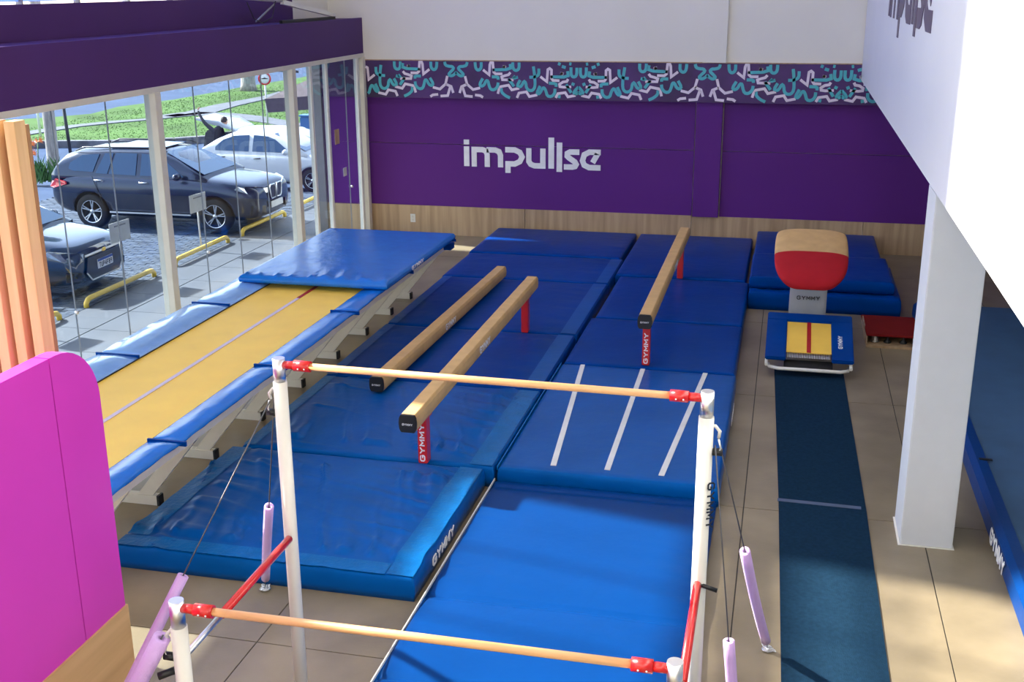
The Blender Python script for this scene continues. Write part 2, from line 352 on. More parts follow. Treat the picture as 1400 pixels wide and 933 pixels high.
# outlets on the back wall
ou = thing('wall_outlet', 'small white double socket plate on the wooden wainscot left of the mats', 'outlet', (-6.91, 20.68, .31))
MB().box(-.05, .05, -.012, 0, -.08, .08).build('cover_plate', 'white_paint', ou, .003)
MB().box(-.02, .02, -.016, -.011, .01, .05).box(-.02, .02, -.016, -.011, -.05, -.01).build('socket', 'frame_grey', ou)
# left wall: beam, recessed band, posts, panes, clerestory
wl = root('wall_left')
box('beam_front', 'purple_dark', -7.80, XW + .04, -3, 20.58, 3.40, 4.03, wl)
box('beam_top', 'purple_dark', -8.40, -7.80, -3, 20.58, 3.97, 4.02, wl)
box('beam_soffit', 'purple_dark', -8.40, -7.80, -3, 20.58, 3.40, 3.45, wl)
box('recessed_band', 'purple_dark', -8.50, -8.40, -3, 19.0, 3.40, 4.42, wl)
box('band_end', 'white_wall', -8.50, -8.40, 19.0, 20.58, 3.40, 12, wl)
w1 = root('window_1')
f = MB()
f.box(-7.82, -7.72, -3, 20.58, 3.33, 3.40); f.build('header_rail', 'frame_grey', w1)
MB().box(-7.82, -7.74, -3, 20.5, 0, .05).build('sill_rail', 'white_paint', w1)
PY = [-3, .68, 4.85, 8.98, 13.15, 17.32, 20.5]
for y in PY[1:]:
    MB().box(-7.86, -7.70, y - .07, y + .07, 0, 3.33).build('post', 'frame_grey', w1, .004)
for y in (18.14, 18.82): MB().box(-7.83, -7.76, y - .035, y + .035, 0, 3.33).build('slim_post', 'white_paint', w1)
for y in (20.32,): MB().box(-7.83, -7.76, y - .05, y + .05, 0, 3.33).build('slim_post', 'white_paint', w1)
for a, b in zip(PY[:-1], PY[1:]):
    n = 4
    for k in range(n):
        y0 = a + (b - a) * k / n; y1 = a + (b - a) * (k + 1) / n
        MB().box(-7.792, -7.782, y0 + .003, y1 - .003, .05, 3.33).build('pane', 'glass', w1)
        if k: MB().box(-7.796, -7.778, y0 - .0022, y0 + .0022, .05, 3.33).build('joint_strip', 'steel_grey', w1)
for y in (14.2, 11.05, 19.75):
    MB().lathe([(0, 0), (.022, 0), (.022, .03), (0, .03)], (-7.78, y, 1.05), 'x', 10).build('glass_fitting', 'chrome', w1)
for (y, z, hy, hz, m) in ((19.18, 2.03, .10, .13, 'wainscot'), (19.48, 1.36, .075, .075, 'board')):
    tag(box('wall_notice', m, -7.781, -7.775, y - hy, y + hy, z - hz, z + hz), 'small %s square notice on the glass at the corner by the back wall' % ('tan upper' if m == 'wainscot' else 'white lower'), 'notice')
w2 = root('window_2')
for z, zh in ((4.33, .06), (6.05, .5), (7.04, .07), (8.4, .07), (9.8, .07), (11.2, .07), (11.9, .07)): MB().box(-8.50, -8.42, -3, 19.0, z, z + zh).build('transom', 'white_paint', w2)
ys = [max(-3, -3.7 + 1.1 * k) for k in range(22)]
for i, y in enumerate(ys[:-1]):
    y1 = min(ys[i + 1], 19.0)
    wd = i % 3 == 1; MB().box(-8.50, -8.42, y - (.035 if wd else .012), y + (.035 if wd else .012), 4.38, 12).build('mullion', 'white_paint' if wd else 'steel_grey', w2)
    if y < 18.9: MB().box(-8.47, -8.46, y, y1, 4.45, 12).build('pane', 'clear' if y1 < 10.65 else 'film', w2)
box('ceiling', 'ceiling', -8.9, 7.2, -3.2, 21.0, 12, 12.2)['kind'] = 'structure'
box('wall_right', 'white_wall', 7, 7.2, -3.2, 21, -.2, 12)['kind'] = 'structure'
box('wall_front', 'white_wall', -8.9, 7.2, -3.2, -3, -.2, 12)['kind'] = 'structure'
# unseen slab added over the pavement to block sun through the lower glass
tag(box('sun_blocker', 'white_wall', -11.3, -8.52, 7.75, 20.4, 3.52, 3.66), 'unseen flat white slab added over the pavement to keep sun off the shop window', 'light blocker')
# fin wall beyond the corner, coloured to imitate the back wall's reflection in the glass
wf = struct(box('trim_2', 'purple', -8.60, -7.86, 20.60, 20.75, .56, 2.6)); box('wainscot_panel', 'wainscot', -8.60, -7.86, 20.58, 20.75, 0, .56, wf)
box('frieze_reflection', 'frieze_bg', -8.60, -7.86, 20.55, 20.75, 2.6, 3.4, wf)
MB().box(-8.76, -8.60, 20.5, 20.76, 0, 3.4).build('corner_pillar', 'steel_grey', wf)
# mezzanine wall, slab and column
wp = root('wall_mezzanine')
box('balustrade_wall', 'parapet', 1.16, 1.34, -3, 20.55, 3.02, 6.6, wp)
box('floor_slab', 'white_wall', 1.34, 7, -3, 20.55, 3.02, 3.3, wp)
s2 = 4.95 / 1192
tl = thing('balustrade_lettering', 'large grey-purple word impulse high on the white balustrade wall', 'sign', (1.16, 13.3, 4.2))
logo(Vector((1.159, 15.756 + 90 * s2, 4.19 + 300 * s2)) - tl.location, (0, -s2, 0), (0, 0, s2), 'letter_dark', tl, .006)
col = struct(box('trim_3', 'column', 1.16, 1.585, 9.33, 9.85, 0, 3.02, None, .008))
MB().box(1.145, 1.60, 9.315, 9.865, 0, .004).build('plaster_smear', 'white_wall', col)
# ------------------------------------------------------------------ mats
def soft_mat(name, label, x0, x1, y0, y1, z0, z1, m='vinyl', group=None, wr=(0, 0, 0, 0), puff=.012, strips=(), seed=0, res=.05, trim='vinyl_trim', wlen=.28, folds=(), loc_rot=None, cat='mat'):
    """padded mat; wr = wrinkle height along the edges x0,x1,y0,y1"""
    t = thing(name, label, cat, ((x0 + x1) / 2, (y0 + y1) / 2, z0), 0, group)
    cx, cy = (x0 + x1) / 2, (y0 + y1) / 2; hx, hy, h = (x1 - x0) / 2, (y1 - y0) / 2, z1 - z0; r = min(.03, h * .3)
    def axis(hh):
        n = max(4, int(2 * hh / res)); a = [-hh, -hh + r * .3, -hh + r]
        a += [-hh + r + (2 * hh - 2 * r) * k / n for k in range(1, n)]
        return a + [hh - r, hh - r * .3, hh]
    ax, ay = axis(hx), axis(hy)
    def ridge(q, sd):
        v = noise.noise(Vector((q, sd * 7.3, seed * 3.1)))
        return max(0, 1 - (v * 5.5) ** 2) ** 2
    def top(x, y):
        z = h; dx = min(hx - abs(x), r); dy = min(hy - abs(y), r); e = min(dx, dy)
        z -= r * (1 - math.sqrt(max(0, 1 - (1 - e / r) ** 2)))
        fx, fy = 1 - (x / hx) ** 2, 1 - (y / hy) ** 2
        z += puff * max(0, fx * fy) ** .5 * (1 + .6 * noise.noise(Vector((x * 1.3, y * 1.3, seed))))
        for (amp, d, q, sd) in ((wr[0], x + hx, y, 1), (wr[1], hx - x, y, 2), (wr[2], y + hy, x, 3), (wr[3], hy - y, x, 4)):
            if amp and d < wlen * 4:
                ln = wlen * (1 + .8 * noise.noise(Vector((q * 1.7, sd, seed + 9))))
                d2 = d - (.24 if strips else .03)
                if d2 > 0: z += amp * math.exp(-d2 / ln) * min(1, d2 / .07) * ridge(q * 4.2 + d * 1.3 * (1 if sd % 2 else -1) + .35 * noise.noise(Vector((x * 2, y * 2, 5))), sd)
        for (fyy, dep) in folds: z -= dep * math.exp(-((y - fyy) / .028) ** 2) + dep * 1.3 * math.exp(-((y - fyy) / .22) ** 2)
        return z
    vs = [(x, y, top(x, y)) for y in ay for x in ax]; nx, ny = len(ax), len(ay); I = lambda i, j: j * nx + i
    fs = [(I(i, j), I(i + 1, j), I(i + 1, j + 1), I(i, j + 1)) for j in range(ny - 1) for i in range(nx - 1)]
    per = [I(i, 0) for i in range(nx)] + [I(nx - 1, j) for j in range(1, ny)] + [I(i, ny - 1) for i in range(nx - 2, -1, -1)] + [I(0, j) for j in range(ny - 2, 0, -1)]
    prev = per
    for k, (zz, bul) in enumerate(((h * .66, .008), (h * .33, .008), (.0, 0))):
        cur = []
        for p in per:
            v = vs[p]; bx = bul * (1 if v[0] > hx - 1e-6 else -1 if v[0] < -hx + 1e-6 else 0); by = bul * (1 if v[1] > hy - 1e-6 else -1 if v[1] < -hy + 1e-6 else 0)
            w = .004 * noise.noise(Vector((v[0] * 6, v[1] * 6, k + seed))) if bul else 0
            vs.append((v[0] + bx + (w if bx else 0), v[1] + by + (w if by else 0), zz)); cur.append(len(vs) - 1)
        n = len(per)
        fs += [(prev[a], cur[a], cur[(a + 1) % n], prev[(a + 1) % n]) for a in range(n)]
        prev = cur
    fs.append(tuple(prev))
    MB().add(vs, fs, True).build('padding', m, t)
    for (sx0, sx1, sy0, sy1) in strips:                               # sewn border strips, given in world x/y
        a0, a1, b0, b1 = sx0 - cx, sx1 - cx, sy0 - cy, sy1 - cy
        nx_, ny_ = max(3, int((a1 - a0) / .05)), max(3, int((b1 - b0) / .05))
        g = [(a0 + (a1 - a0) * i / nx_, b0 + (b1 - b0) * j / ny_) for j in range(ny_ + 1) for i in range(nx_ + 1)]
        up = [(x, y, top(max(-hx + r, min(hx - r, x)), max(-hy + r, min(hy - r, y))) + .006) for x, y in g]
        J = lambda i, j: j * (nx_ + 1) + i
        ff = [(J(i, j), J(i + 1, j), J(i + 1, j + 1), J(i, j + 1)) for j in range(ny_) for i in range(nx_)]
        mb = MB().add(up, ff, True); mb.add([(x, y, z - .012) for x, y, z in up], [q[::-1] for q in ff])
        mb.build('border_strip', trim, t)
    t['top'] = z1
    return t
GL_, GR_ = 'thick blue landing mats of the left row', 'blue landing mats of the right row'
lm = [soft_mat('landing_mat', 'thick wrinkled blue mat nearest the uneven bars in the left row with a teal border', -5.2, -2.6, 7.5, 9.66, 0, .2, 'vinyl', GL_, (.022, .028, .04, .06), .02, [(-5.19, -4.99, 7.7, 9.64), (-2.83, -2.61, 7.52, 9.64), (-5.19, -2.84, 7.51, 7.68)], 1, .024, wlen=.42),
      soft_mat('landing_mat', 'blue mat of the left row under the near end of the middle balance beam', -5.12, -2.52, 9.70, 11.88, 0, .205, 'vinyl', GL_, (.02, .03, .05, .025), .02, [(-2.76, -2.54, 9.72, 11.86), (-5.11, -4.98, 9.72, 11.86)], 2, .026, wlen=.36),
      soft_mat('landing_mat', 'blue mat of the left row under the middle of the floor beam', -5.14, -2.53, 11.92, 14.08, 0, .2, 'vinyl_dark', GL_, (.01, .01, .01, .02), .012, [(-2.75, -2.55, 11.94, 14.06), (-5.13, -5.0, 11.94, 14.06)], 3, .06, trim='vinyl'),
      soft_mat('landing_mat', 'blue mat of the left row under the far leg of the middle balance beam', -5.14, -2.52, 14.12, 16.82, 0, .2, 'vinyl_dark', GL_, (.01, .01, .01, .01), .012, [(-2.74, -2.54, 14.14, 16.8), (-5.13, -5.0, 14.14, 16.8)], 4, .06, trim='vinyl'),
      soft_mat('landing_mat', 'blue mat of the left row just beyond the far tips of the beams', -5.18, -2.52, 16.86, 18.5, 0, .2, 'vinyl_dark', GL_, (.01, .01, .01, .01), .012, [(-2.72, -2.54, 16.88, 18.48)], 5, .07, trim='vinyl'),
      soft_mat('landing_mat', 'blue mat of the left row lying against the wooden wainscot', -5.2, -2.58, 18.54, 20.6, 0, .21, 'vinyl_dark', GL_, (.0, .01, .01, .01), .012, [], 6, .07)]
gym((1.311, -.62, .06), (0, .105, 0), (0, 0, .085), parent=lm[0], t=.006)
rm = [soft_mat('folding_mat', 'bright blue mat nearest the camera below the bars with fold lines', -2.5, -.42, 4.0, 9.68, 0, .10, 'vinyl_near', GR_, (.006, .006, .0, .0), .02, [], 11, .03, folds=((2.7, .012), (.66, .020), (-.45, .022), (-1.6, .02))),
      soft_mat('folding_mat', 'blue mat with three white tape lines in the right row', -2.48, -.40, 9.72, 12.93, 0, .2, 'vinyl', GR_, (.0, .0, .004, .0), .008, [], 12, .07),
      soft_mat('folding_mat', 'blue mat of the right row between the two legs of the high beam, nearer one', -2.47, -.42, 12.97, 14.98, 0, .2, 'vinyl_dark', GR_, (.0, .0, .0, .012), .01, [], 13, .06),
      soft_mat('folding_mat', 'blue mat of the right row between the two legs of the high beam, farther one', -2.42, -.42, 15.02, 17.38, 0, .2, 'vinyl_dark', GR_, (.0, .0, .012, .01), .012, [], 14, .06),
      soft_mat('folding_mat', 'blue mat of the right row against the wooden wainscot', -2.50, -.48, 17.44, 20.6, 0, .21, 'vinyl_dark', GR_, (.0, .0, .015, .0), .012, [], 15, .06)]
MB().box(-1.044, -1.036, -2.84, 2.83, .085, .108).build('edge_piping', 'white_line', rm[0])
MB().box(-1.052, -1.042, -1.6, 1.6, .17, .21).build('edge_piping', 'vinyl_trim', rm[1])
m1 = rm[1]; o1 = m1.location
for (a, b) in (((-2.22, 12.9), (-1.97, 9.86)), ((-1.494, 12.9), (-1.453, 9.87)), ((-.756, 12.9), (-.94, 9.85))):
    p = Vector((a[0], a[1], .2095)) - o1; q = Vector((b[0], b[1], .2095)) - o1
    MB().bar(p, q, .055, .006).build('tape_line', 'white_line', m1)
gym((1.056, .3, .06), (0, .09, 0), (0, 0, .075), parent=rm[1], t=.004)
# ------------------------------------------------------------------ balance beams
def beam(label, xc, y0, y1, ztop, legs, xc1=None, name='balance_beam', post_word=True, side_y=.45, cap_word=True):
    xc1 = xc if xc1 is None else xc1
    ang = math.atan2(-(xc1 - xc), y1 - y0); L = math.hypot(xc1 - xc, y1 - y0)
    t = thing(name, label, 'balance beam', (xc, y0, 0), ang, 'balance beams on the blue mats')
    prof = [(-.064, 0), (-.080, -.03), (-.085, -.085), (-.080, -.14), (-.064, -.17), (.064, -.17), (.080, -.14), (.085, -.085), (.080, -.03), (.064, 0)]
    def loft(ya, yb, s=1):
        n = len(prof); vs = [(x * s, y, ztop - .085 + (z + .085) * s) for y in (ya, yb) for x, z in prof]
        return MB().add(vs, [tuple(range(n)), tuple(range(n, 2 * n))[::-1]] + [(i, (i + 1) % n, n + (i + 1) % n, n + i) for i in range(n)])
    loft(.03, L - .0).build('beam_body', 'suede', t, .004)
    cp = loft(0, .03, 1.01).build('end_cap', 'black', t, .004)
    loft(L, L + .02, 1.005).build('end_cap', 'suede', t, .004)
    if cap_word: word(MB(), 'GYMMY', (-.05, -.002, ztop - .1), (.016, 0, 0), (0, 0, .02), .2, .3, .003).build('cap_lettering', 'letter', cp)
    c, s = math.cos(0), 0
    gym((.087, L * side_y - .12, ztop - .125), (0, .075, 0), (-.004, 0, .075), parent=t, t=.003, sw=.18)
    for i, ly in enumerate(legs):
        lg_ = MB().box(-.045, .045, ly - .06, ly + .06, .212 if ztop > .5 else .2, ztop - .16).build('leg', 'red' if ztop > .5 else 'black', t, .006)
        if i == 0 and post_word and ztop > .5:
            gymV = word(MB(), 'GYMMY', (.024, ly - .061, .235), (0, 0, .066), (-.048, 0, 0), .22, .2, .003).build('leg_lettering', 'letter', lg_)
        MB().box(-.06, .06, ly - .09, ly + .09, ztop - .19, ztop - .165).build('bracket', 'red' if ztop > .5 else 'black', t, .004)
    return t
beam('tan suede beam with black end standing on red legs over the left row of mats', -3.2, 9.22, 14.5, .86, (.47, 4.88))
beam('tan suede beam farthest right on red legs near the vault, its near leg at the tape lines', -1.48, 12.82, 17.95, .90, (.27, 4.6), side_y=.55)
beam('low tan suede floor beam lying on the mats nearest the trampoline', -4.29, 11.35, 16.75, .42, (.9, 4.4), -4.19, name='floor_beam')
# ------------------------------------------------------------------ tumbling trampoline
tt = thing('tumbling_trampoline', 'long yellow trampoline track with blue edge pads along the shop window', 'trampoline')
TZ = .9
MB().box(-6.43, -5.12, 6.93, 16.0, TZ - .02, TZ - .008).build('bed', 'bed', tt)
MB().box(-5.80, -5.755, 6.93, 12.7, TZ - .008, TZ - .004).build('centre_line', 'bed_line', tt)
MB().box(-5.80, -5.755, 12.7, 13.3, TZ - .008, TZ - .003).build('centre_line', 'red_line', tt)
for sgn, xo, xi, mm in ((1, -4.76, -5.13, 'vinyl_pad'), (-1, -6.93, -6.42, 'vinyl_sky_sheen')):
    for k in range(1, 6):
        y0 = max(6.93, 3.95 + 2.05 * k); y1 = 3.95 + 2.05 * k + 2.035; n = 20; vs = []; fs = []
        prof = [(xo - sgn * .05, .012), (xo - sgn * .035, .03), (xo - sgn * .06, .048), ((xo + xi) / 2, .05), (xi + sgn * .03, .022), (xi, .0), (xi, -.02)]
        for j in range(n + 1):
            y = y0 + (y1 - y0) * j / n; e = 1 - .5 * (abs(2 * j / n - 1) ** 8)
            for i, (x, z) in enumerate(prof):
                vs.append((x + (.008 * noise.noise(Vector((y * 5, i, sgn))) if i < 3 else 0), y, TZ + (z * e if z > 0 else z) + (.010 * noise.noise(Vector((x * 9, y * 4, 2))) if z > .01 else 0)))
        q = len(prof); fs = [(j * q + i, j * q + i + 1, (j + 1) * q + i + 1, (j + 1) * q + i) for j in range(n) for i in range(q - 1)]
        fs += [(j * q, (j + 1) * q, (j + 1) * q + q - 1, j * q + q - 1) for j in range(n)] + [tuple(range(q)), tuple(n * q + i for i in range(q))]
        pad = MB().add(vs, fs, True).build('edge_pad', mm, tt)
        MB().box(min(xo, xi) + .01, max(xo, xi) - .0, y1 - .004, y1 + .018, TZ - .005, TZ + .036).build('pad_seam', 'vinyl_dark', tt)
for x in (-5.115, -6.43): MB().box(x - .012, x + .012, 6.93, 16.1, TZ - .03, TZ + .004).build('spring_gap', 'black', tt)
MB().box(-5.04, -4.92, 6.93, 16.2, .76, .84).build('side_rail', 'frame_grey', tt, .005); MB().box(-6.80, -6.71, 6.93, 16.2, .64, .76).build('side_rail', 'frame_grey', tt, .005)
MB().box(-6.9, -4.8, 16.12, 16.3, TZ - .12, TZ - .02).build('end_pad', 'vinyl_dark', tt, .01)
ly = [7.55, 8.66, 9.76, 10.87, 11.98, 13.1, 14.17, 15.2, 16.1]
for k, y in enumerate(ly):
    for sg in (1, -1):
        X = lambda v: v if sg > 0 else -11.54 - v
        lg_ = MB().bar((X(-5.64), y, .03), (X(-5.00), y, .80), .12, .05, (0, 1, 0)).build('leg', 'frame_grey', tt)
    ft = MB().box(-6.1, -5.46, y - .04, y + .04, 0, .095).build('foot_bar', 'frame_grey', tt, .004)
    MB().box(-5.462, -5.44, y - .042, y + .042, 0, .1).build('end_cap', 'black', ft)
# cover mat on top of the track's far end
cm = soft_mat('cover_mat', 'blue crash mat laid over the far end of the yellow trampoline track', -6.74, -4.74, 13.06, 16.12, .962, 1.05, 'vinyl_pad', None, (.0, .0, .045, .01), .02, [], 21, .04, wlen=.16)
gym((1.011, -.55, .02), (0, .085, 0), (0, 0, .05), parent=cm, t=.005)
# ------------------------------------------------------------------ uneven bars
ub = thing('uneven_bars', 'uneven bars with two wooden rails on white uprights in the foreground', 'gym apparatus')
HB, LB = 2.5, 1.7
for (x, y, zt) in ((-2.82, 5.87, HB), (-.325, 5.83, HB), (-2.78, 4.46, LB), (-.335, 4.47, LB)):
    u = MB().tube([(x, y, 0), (x, y, zt - .13)], .042, 20).build('upright', 'white_paint', ub)
    MB().tube([(x, y, zt - .14), (x, y, zt + .015)], .037, 20).build('chrome_sleeve', 'chrome', u)
    MB().lathe([(.07, 0), (.07, .015), (.05, .03), (.05, .05)], (x, y, 0), 'z', 20).build('base_plate', 'white_paint', u)
for z, (xa, ya), (xb, yb) in ((HB, (-2.82, 5.87), (-.325, 5.83)), (LB, (-2.78, 4.46), (-.335, 4.47))):
    P = lambda f_: (xa + (xb - xa) * f_, ya + (yb - ya) * f_, z - .025)
    rl = MB().tube([P(.07), P(.93)], .021, 18).build('rail', 'barwood', ub)
    for a, b in ((.012, .045), (.955, .988)): MB().tube([P(a), P(b)], .024, 16).build('bar_joint', 'red', rl)
    for a, b in ((.04, .08), (.92, .96)):
        cl = MB().tube([P(a), P(b)], .033, 18).build('collar', 'red', rl)
        for q in (.35, .75):
            c_ = Vector(P(a + (b - a) * q)); MB().lathe([(0, 0), (.0045, 0), (.0045, .005), (0, .005)], c_ + Vector((0, -.036, -.008)), 'y', 8).build('screw', 'letter', cl)
gymv = word(MB(), 'GYMMY', (-.325 + .026, 5.83 - .041, 2.0), (0, 0, -.046), (.036, .024, 0), .2, .25, .003).build('lettering', 'dark', ub)
# telescopic struts between high and low frame
for x, za in ((-2.80, 1.375), (-.33, 1.375)):
    a, b = Vector((x, 5.80, za)), Vector((x, 4.50, 1.36 if x < -1 else 1.28)); m_ = a.lerp(b, .68)
    MB().tube([a, m_], .024, 14).build('red_strut', 'red', ub); MB().tube([m_, b], .017, 14).build('inner_strut', 'chrome', ub)
    MB().tube([(x - .0, 5.80, za), (x + (.11 if x > -1 else -.0), 5.80, za - (.03 if x > -1 else .02))], .013, 8).build('locking_lever', 'black', ub)
    MB().tube([(x - .03, 4.46, b.z - .05), (x - .1, 4.42, b.z - .07)], .02, 10).build('clamp_knob', 'black', ub)
def chain(p, parent, n=6):
    mb = MB(); p = Vector(p); r_ = random.Random(int(abs(p.x) * 100))
    for k in range(n):
        c_ = p + Vector((r_.uniform(-.035, .035), r_.uniform(-.05, .02), .012 + .01 * (k % 3))); a = r_.uniform(0, PI)
        pts = [c_ + Vector((math.cos(a) * .024 * math.cos(t) - math.sin(a) * .013 * math.sin(t), math.sin(a) * .024 * math.cos(t) + math.cos(a) * .013 * math.sin(t), .006 * math.sin(2 * t + k))) for t in [2 * PI * j / 10 for j in range(11)]]
        mb.tube(pts, .004, 6, False)
    mb.build('chain', 'chrome', parent)
def cable(hook, anchor, f0, f1, rn, bow=(0, 0, 0), fp=True):
    h, a = Vector(hook), Vector(anchor)
    MB().tube([h, a], .0045, 6).build('cable', 'cable', ub)
    pts = []
    for k in range(9):
        t = f0 + (f1 - f0) * k / 8; pts.append(h.lerp(a, t) + Vector(bow) * math.sin(PI * k / 8))
    d = (a - h).normalized(); s1 = d.cross(Vector((0, 0, 1))).normalized(); s2_ = s1.cross(d)
    n = 16; vs, fs = [], []
    for rr in (rn, rn * .35):
        for p in pts: vs += [p + rr * (math.cos(2 * PI * k / n) * s1 + math.sin(2 * PI * k / n) * s2_) for k in range(n)]
    m_ = len(pts) * n
    fs += [(i * n + k, i * n + (k + 1) % n, (i + 1) * n + (k + 1) % n, (i + 1) * n + k) for i in range(8) for k in range(n)]
    fs += [tuple(m_ + q for q in f_)[::-1] for f_ in fs[:8 * n]]
    fs += [(k, m_ + k, m_ + (k + 1) % n, (k + 1) % n) for k in range(n)] + [(8 * n + k, 8 * n + (k + 1) % n, m_ + 8 * n + (k + 1) % n, m_ + 8 * n + k) for k in range(n)]
    MB().add(vs, fs, True).build('foam_noodle', 'lilac', ub)
    if a.z < .05: chain(a, ub); MB().lathe([(0, .012), (.03, .01), (.045, 0)], a, 'z', 12).build('floor_anchor', 'chrome', ub)
cable((-2.88, 5.90, 2.25), (-3.82, 7.42, .01), .50, .93, .034, (.0, .0, .02))
cable((-2.88, 5.84, 2.25), (-3.90, 5.0, .01), .45, .95, .034)
cable((-2.86, 4.44, 1.52), (-3.72, 4.45, .01), .01, .9, .045)
cable((-.26, 5.86, 2.25), (.10, 7.42, .01), .47, .95, .034, (.0, .0, -.03))
cable((-.27, 5.80, 2.22), (-.06, 6.13, .01), .75, .98, .034) if False else None
cable((-.27, 5.80, 2.22), (-.04, 5.95, .01), .56, .96, .034)
for (x, y, z, s) in ((-2.82, 5.87, 2.30, -1), (-.325, 5.83, 2.30, 1), (-2.78, 4.46, 1.52, -1), (-.335, 4.47, 1.52, 1)):
    hk = MB().tube([(x, y, z + .02), (x + s * .05, y, z + .02), (x + s * .075, y, z - .01), (x + s * .07, y + .01, z - .05)], .010, 8).build('hook', 'white_paint', ub)
    MB().tube([(x + s * .07, y - .012, z - .05), (x + s * .085, y - .012, z - .1), (x + s * .07, y - .012, z - .14), (x + s * .055, y - .012, z - .1), (x + s * .07, y - .012, z - .05)], .006, 6).build('shackle', 'chrome', hk)
    MB().tube([(x + s * .04, y, z - .13), (x + s * .095, y, z - .13)], .022, 12).build('tension_knob', 'black', ub)
# ------------------------------------------------------------------ runway, vault, mini trampoline, springboard
rw = thing('runway_carpet', 'long narrow navy carpet runway leading up to the vault', 'carpet')
vs = [(.03, 13.9), (.86, 13.97), (.92, 9.9), (.93, 6), (.96, 2.5), (.24, 2.5), (.20, 7), (.14, 9.99)]
MB().prism([(x, y, .0) for x, y in vs], (0, 0, .010)).build('pile', 'carpet', rw)
MB().bar((.13, 9.99, .0105), (.875, 9.97, .0105), .06, .004).build('marker_line', mat('faded_line', (.07, .10, .17), .8), rw)
vt = thing('vaulting_table', 'vaulting table with tan top and red sloping nose on a grey column', 'vaulting table', (.41, 15.2, 0))
# table top: local frame u (along approach), lateral x
def vault_top():
    prof = [(-.78, .97), (-.73, 1.03), (-.62, 1.10), (-.46, 1.165), (-.2, 1.25), (.2, 1.36), (.46, 1.42), (.56, 1.405)]   # (y, z) surface
    wid = [.20, .34, .42, .465, .48, .48, .465, .42]
    vs, fs = [], []; n = 12; rings = []
    for (y, z), w in zip(prof, wid):
        ring = []
        for k in range(n + 1):
            u = -1 + 2 * k / n; ring.append((u * w, y + .02 * (1 - u * u), z - .045 * u ** 4))
        for k in range(n, -1, -1):
            u = -1 + 2 * k / n; ring.append((u * w * .97, y + .03, z - .11 - .0 * u))
        rings.append(ring)
    q = 2 * (n + 1)
    for r_ in rings: vs += r_
    for i in range(len(rings) - 1):
        for k in range(q): fs.append((i * q + k, i * q + (k + 1) % q, (i + 1) * q + (k + 1) % q, (i + 1) * q + k))
    fs += [tuple(range(q)), tuple((len(rings) - 1) * q + k for k in range(q))]
    return vs, fs, q
vs, fs, q = vault_top()
top = MB().add(vs, fs, True).build('table_top', 'suede', vt)
top.data.materials.append(M['red_suede'])
for p in top.data.polygons:
    c_ = p.center
    if c_.y < -.17: p.material_index = 1
sm_ = top.modifiers.new('sub', 'SUBSURF'); sm_.levels = 2; sm_.render_levels = 2
cmb = MB()
cc = [(-.24, -.12), (.24, -.12), (.24, .22), (-.24, .22)]
cmb.add([(x * 1.0, y, 0.05) for x, y in cc] + [(x * .98, y * .95, 1.12) for x, y in cc], [(3, 2, 1, 0), (4, 5, 6, 7), (0, 1, 5, 4), (1, 2, 6, 5), (2, 3, 7, 6), (3, 0, 4, 7)])
cl_ = cmb.build('column_shroud', 'vault_grey', vt, .02)
word(MB(), 'GYMMY', (-.145, -.125, .59), (.048, 0, 0), (0, 0, .05), .2, .28, .004).build('lettering', 'dark', cl_)
MB().box(-.36, .36, -.28, .34, 0, .06).build('base', 'steel_grey', vt, .01)
mt = thing('mini_trampoline', 'square mini trampoline with yellow bed and blue pads in front of the vault', 'trampoline', (.43, 13.6, 0))
th = math.atan2(.27, 1.06); Rm = Matrix.Rotation(th, 4, 'X'); Rm.translation = (0, 0, .20)
def tb(x0, x1, y0, y1, z0, z1): return MB().box(x0, x1, y0, y1, z0, z1, Rm)
tb(-.27, .27, .20, .95, .0, .012).build('bed', 'bed', mt); tb(-.025, .025, .20, .95, .013, .017).build('bed_line', 'red_line', mt)
tb(-.52, -.27, .02, 1.1, -.015, .035).build('side_pad', 'vinyl_dark', mt, .012); tb(.27, .53, .02, 1.1, -.015, .035).build('side_pad', 'vinyl_dark', mt, .012)
tb(-.52, .53, .93, 1.12, -.012, .038).build('rear_pad', 'vinyl_dark', mt, .012)
sp = MB()
for k in range(26): x = -.25 + k * .02; sp.tube([Rm @ Vector((x, .20, .004)), Rm @ Vector((x, .12, -.02))], .004, 6)
o = sp.build('spring', 'chrome', mt); o['kind'] = 'stuff'
tb(-.29, .29, -.02, .18, -.10, -.09).build('shade_sheet', 'black', mt)  # black sheet added to stand for shade under the front of the bed
MB().tube([(-.48, .16, .10), (-.46, .06, .10), (-.36, .0, .10), (.38, .0, .10), (.47, .06, .10), (.48, .16, .10)], .022, 10).build('front_tube', 'white_paint', mt)
MB().tube([(-.5, .0, .14), (-.5, 1.1, .42)], .02, 10).tube([(.5, .0, .14), (.5, 1.1, .42)], .02, 10).build('frame', 'white_paint', mt)
for sx in (-1, 1): MB().tube([(sx * .5, 1.02, .42), (sx * .5, 1.02, 0)], .02, 10).build('leg', 'black', mt)
v0 = Rm @ Vector((.40, .30, .037)); word(MB(), 'GYMMY', v0, Rm.to_3x3() @ Vector((0, .05, 0)), Rm.to_3x3() @ Vector((-.05, 0, 0)), .22, .25, .003).build('lettering', 'letter', mt)
sb = thing('springboard', 'small springboard with dark red carpet top and coil springs beside the column', 'springboard', (1.55, 15.1, 0))
MB().box(-.36, .40, -.08, 1.15, 0, .03).build('base_board', 'wainscot', sb, .004)
dm = Matrix.Rotation(math.radians(-4), 4, 'X'); dm.translation = (0, .0, .135)
MB().box(-.36, .40, 0, 1.25, 0, .03, dm).build('deck', 'red_carpet', sb, .006)
MB().box(-.36, -.345, -.0, 1.0, .02, .13, Matrix.Identity(4)).build('side_board', 'wainscot', sb)
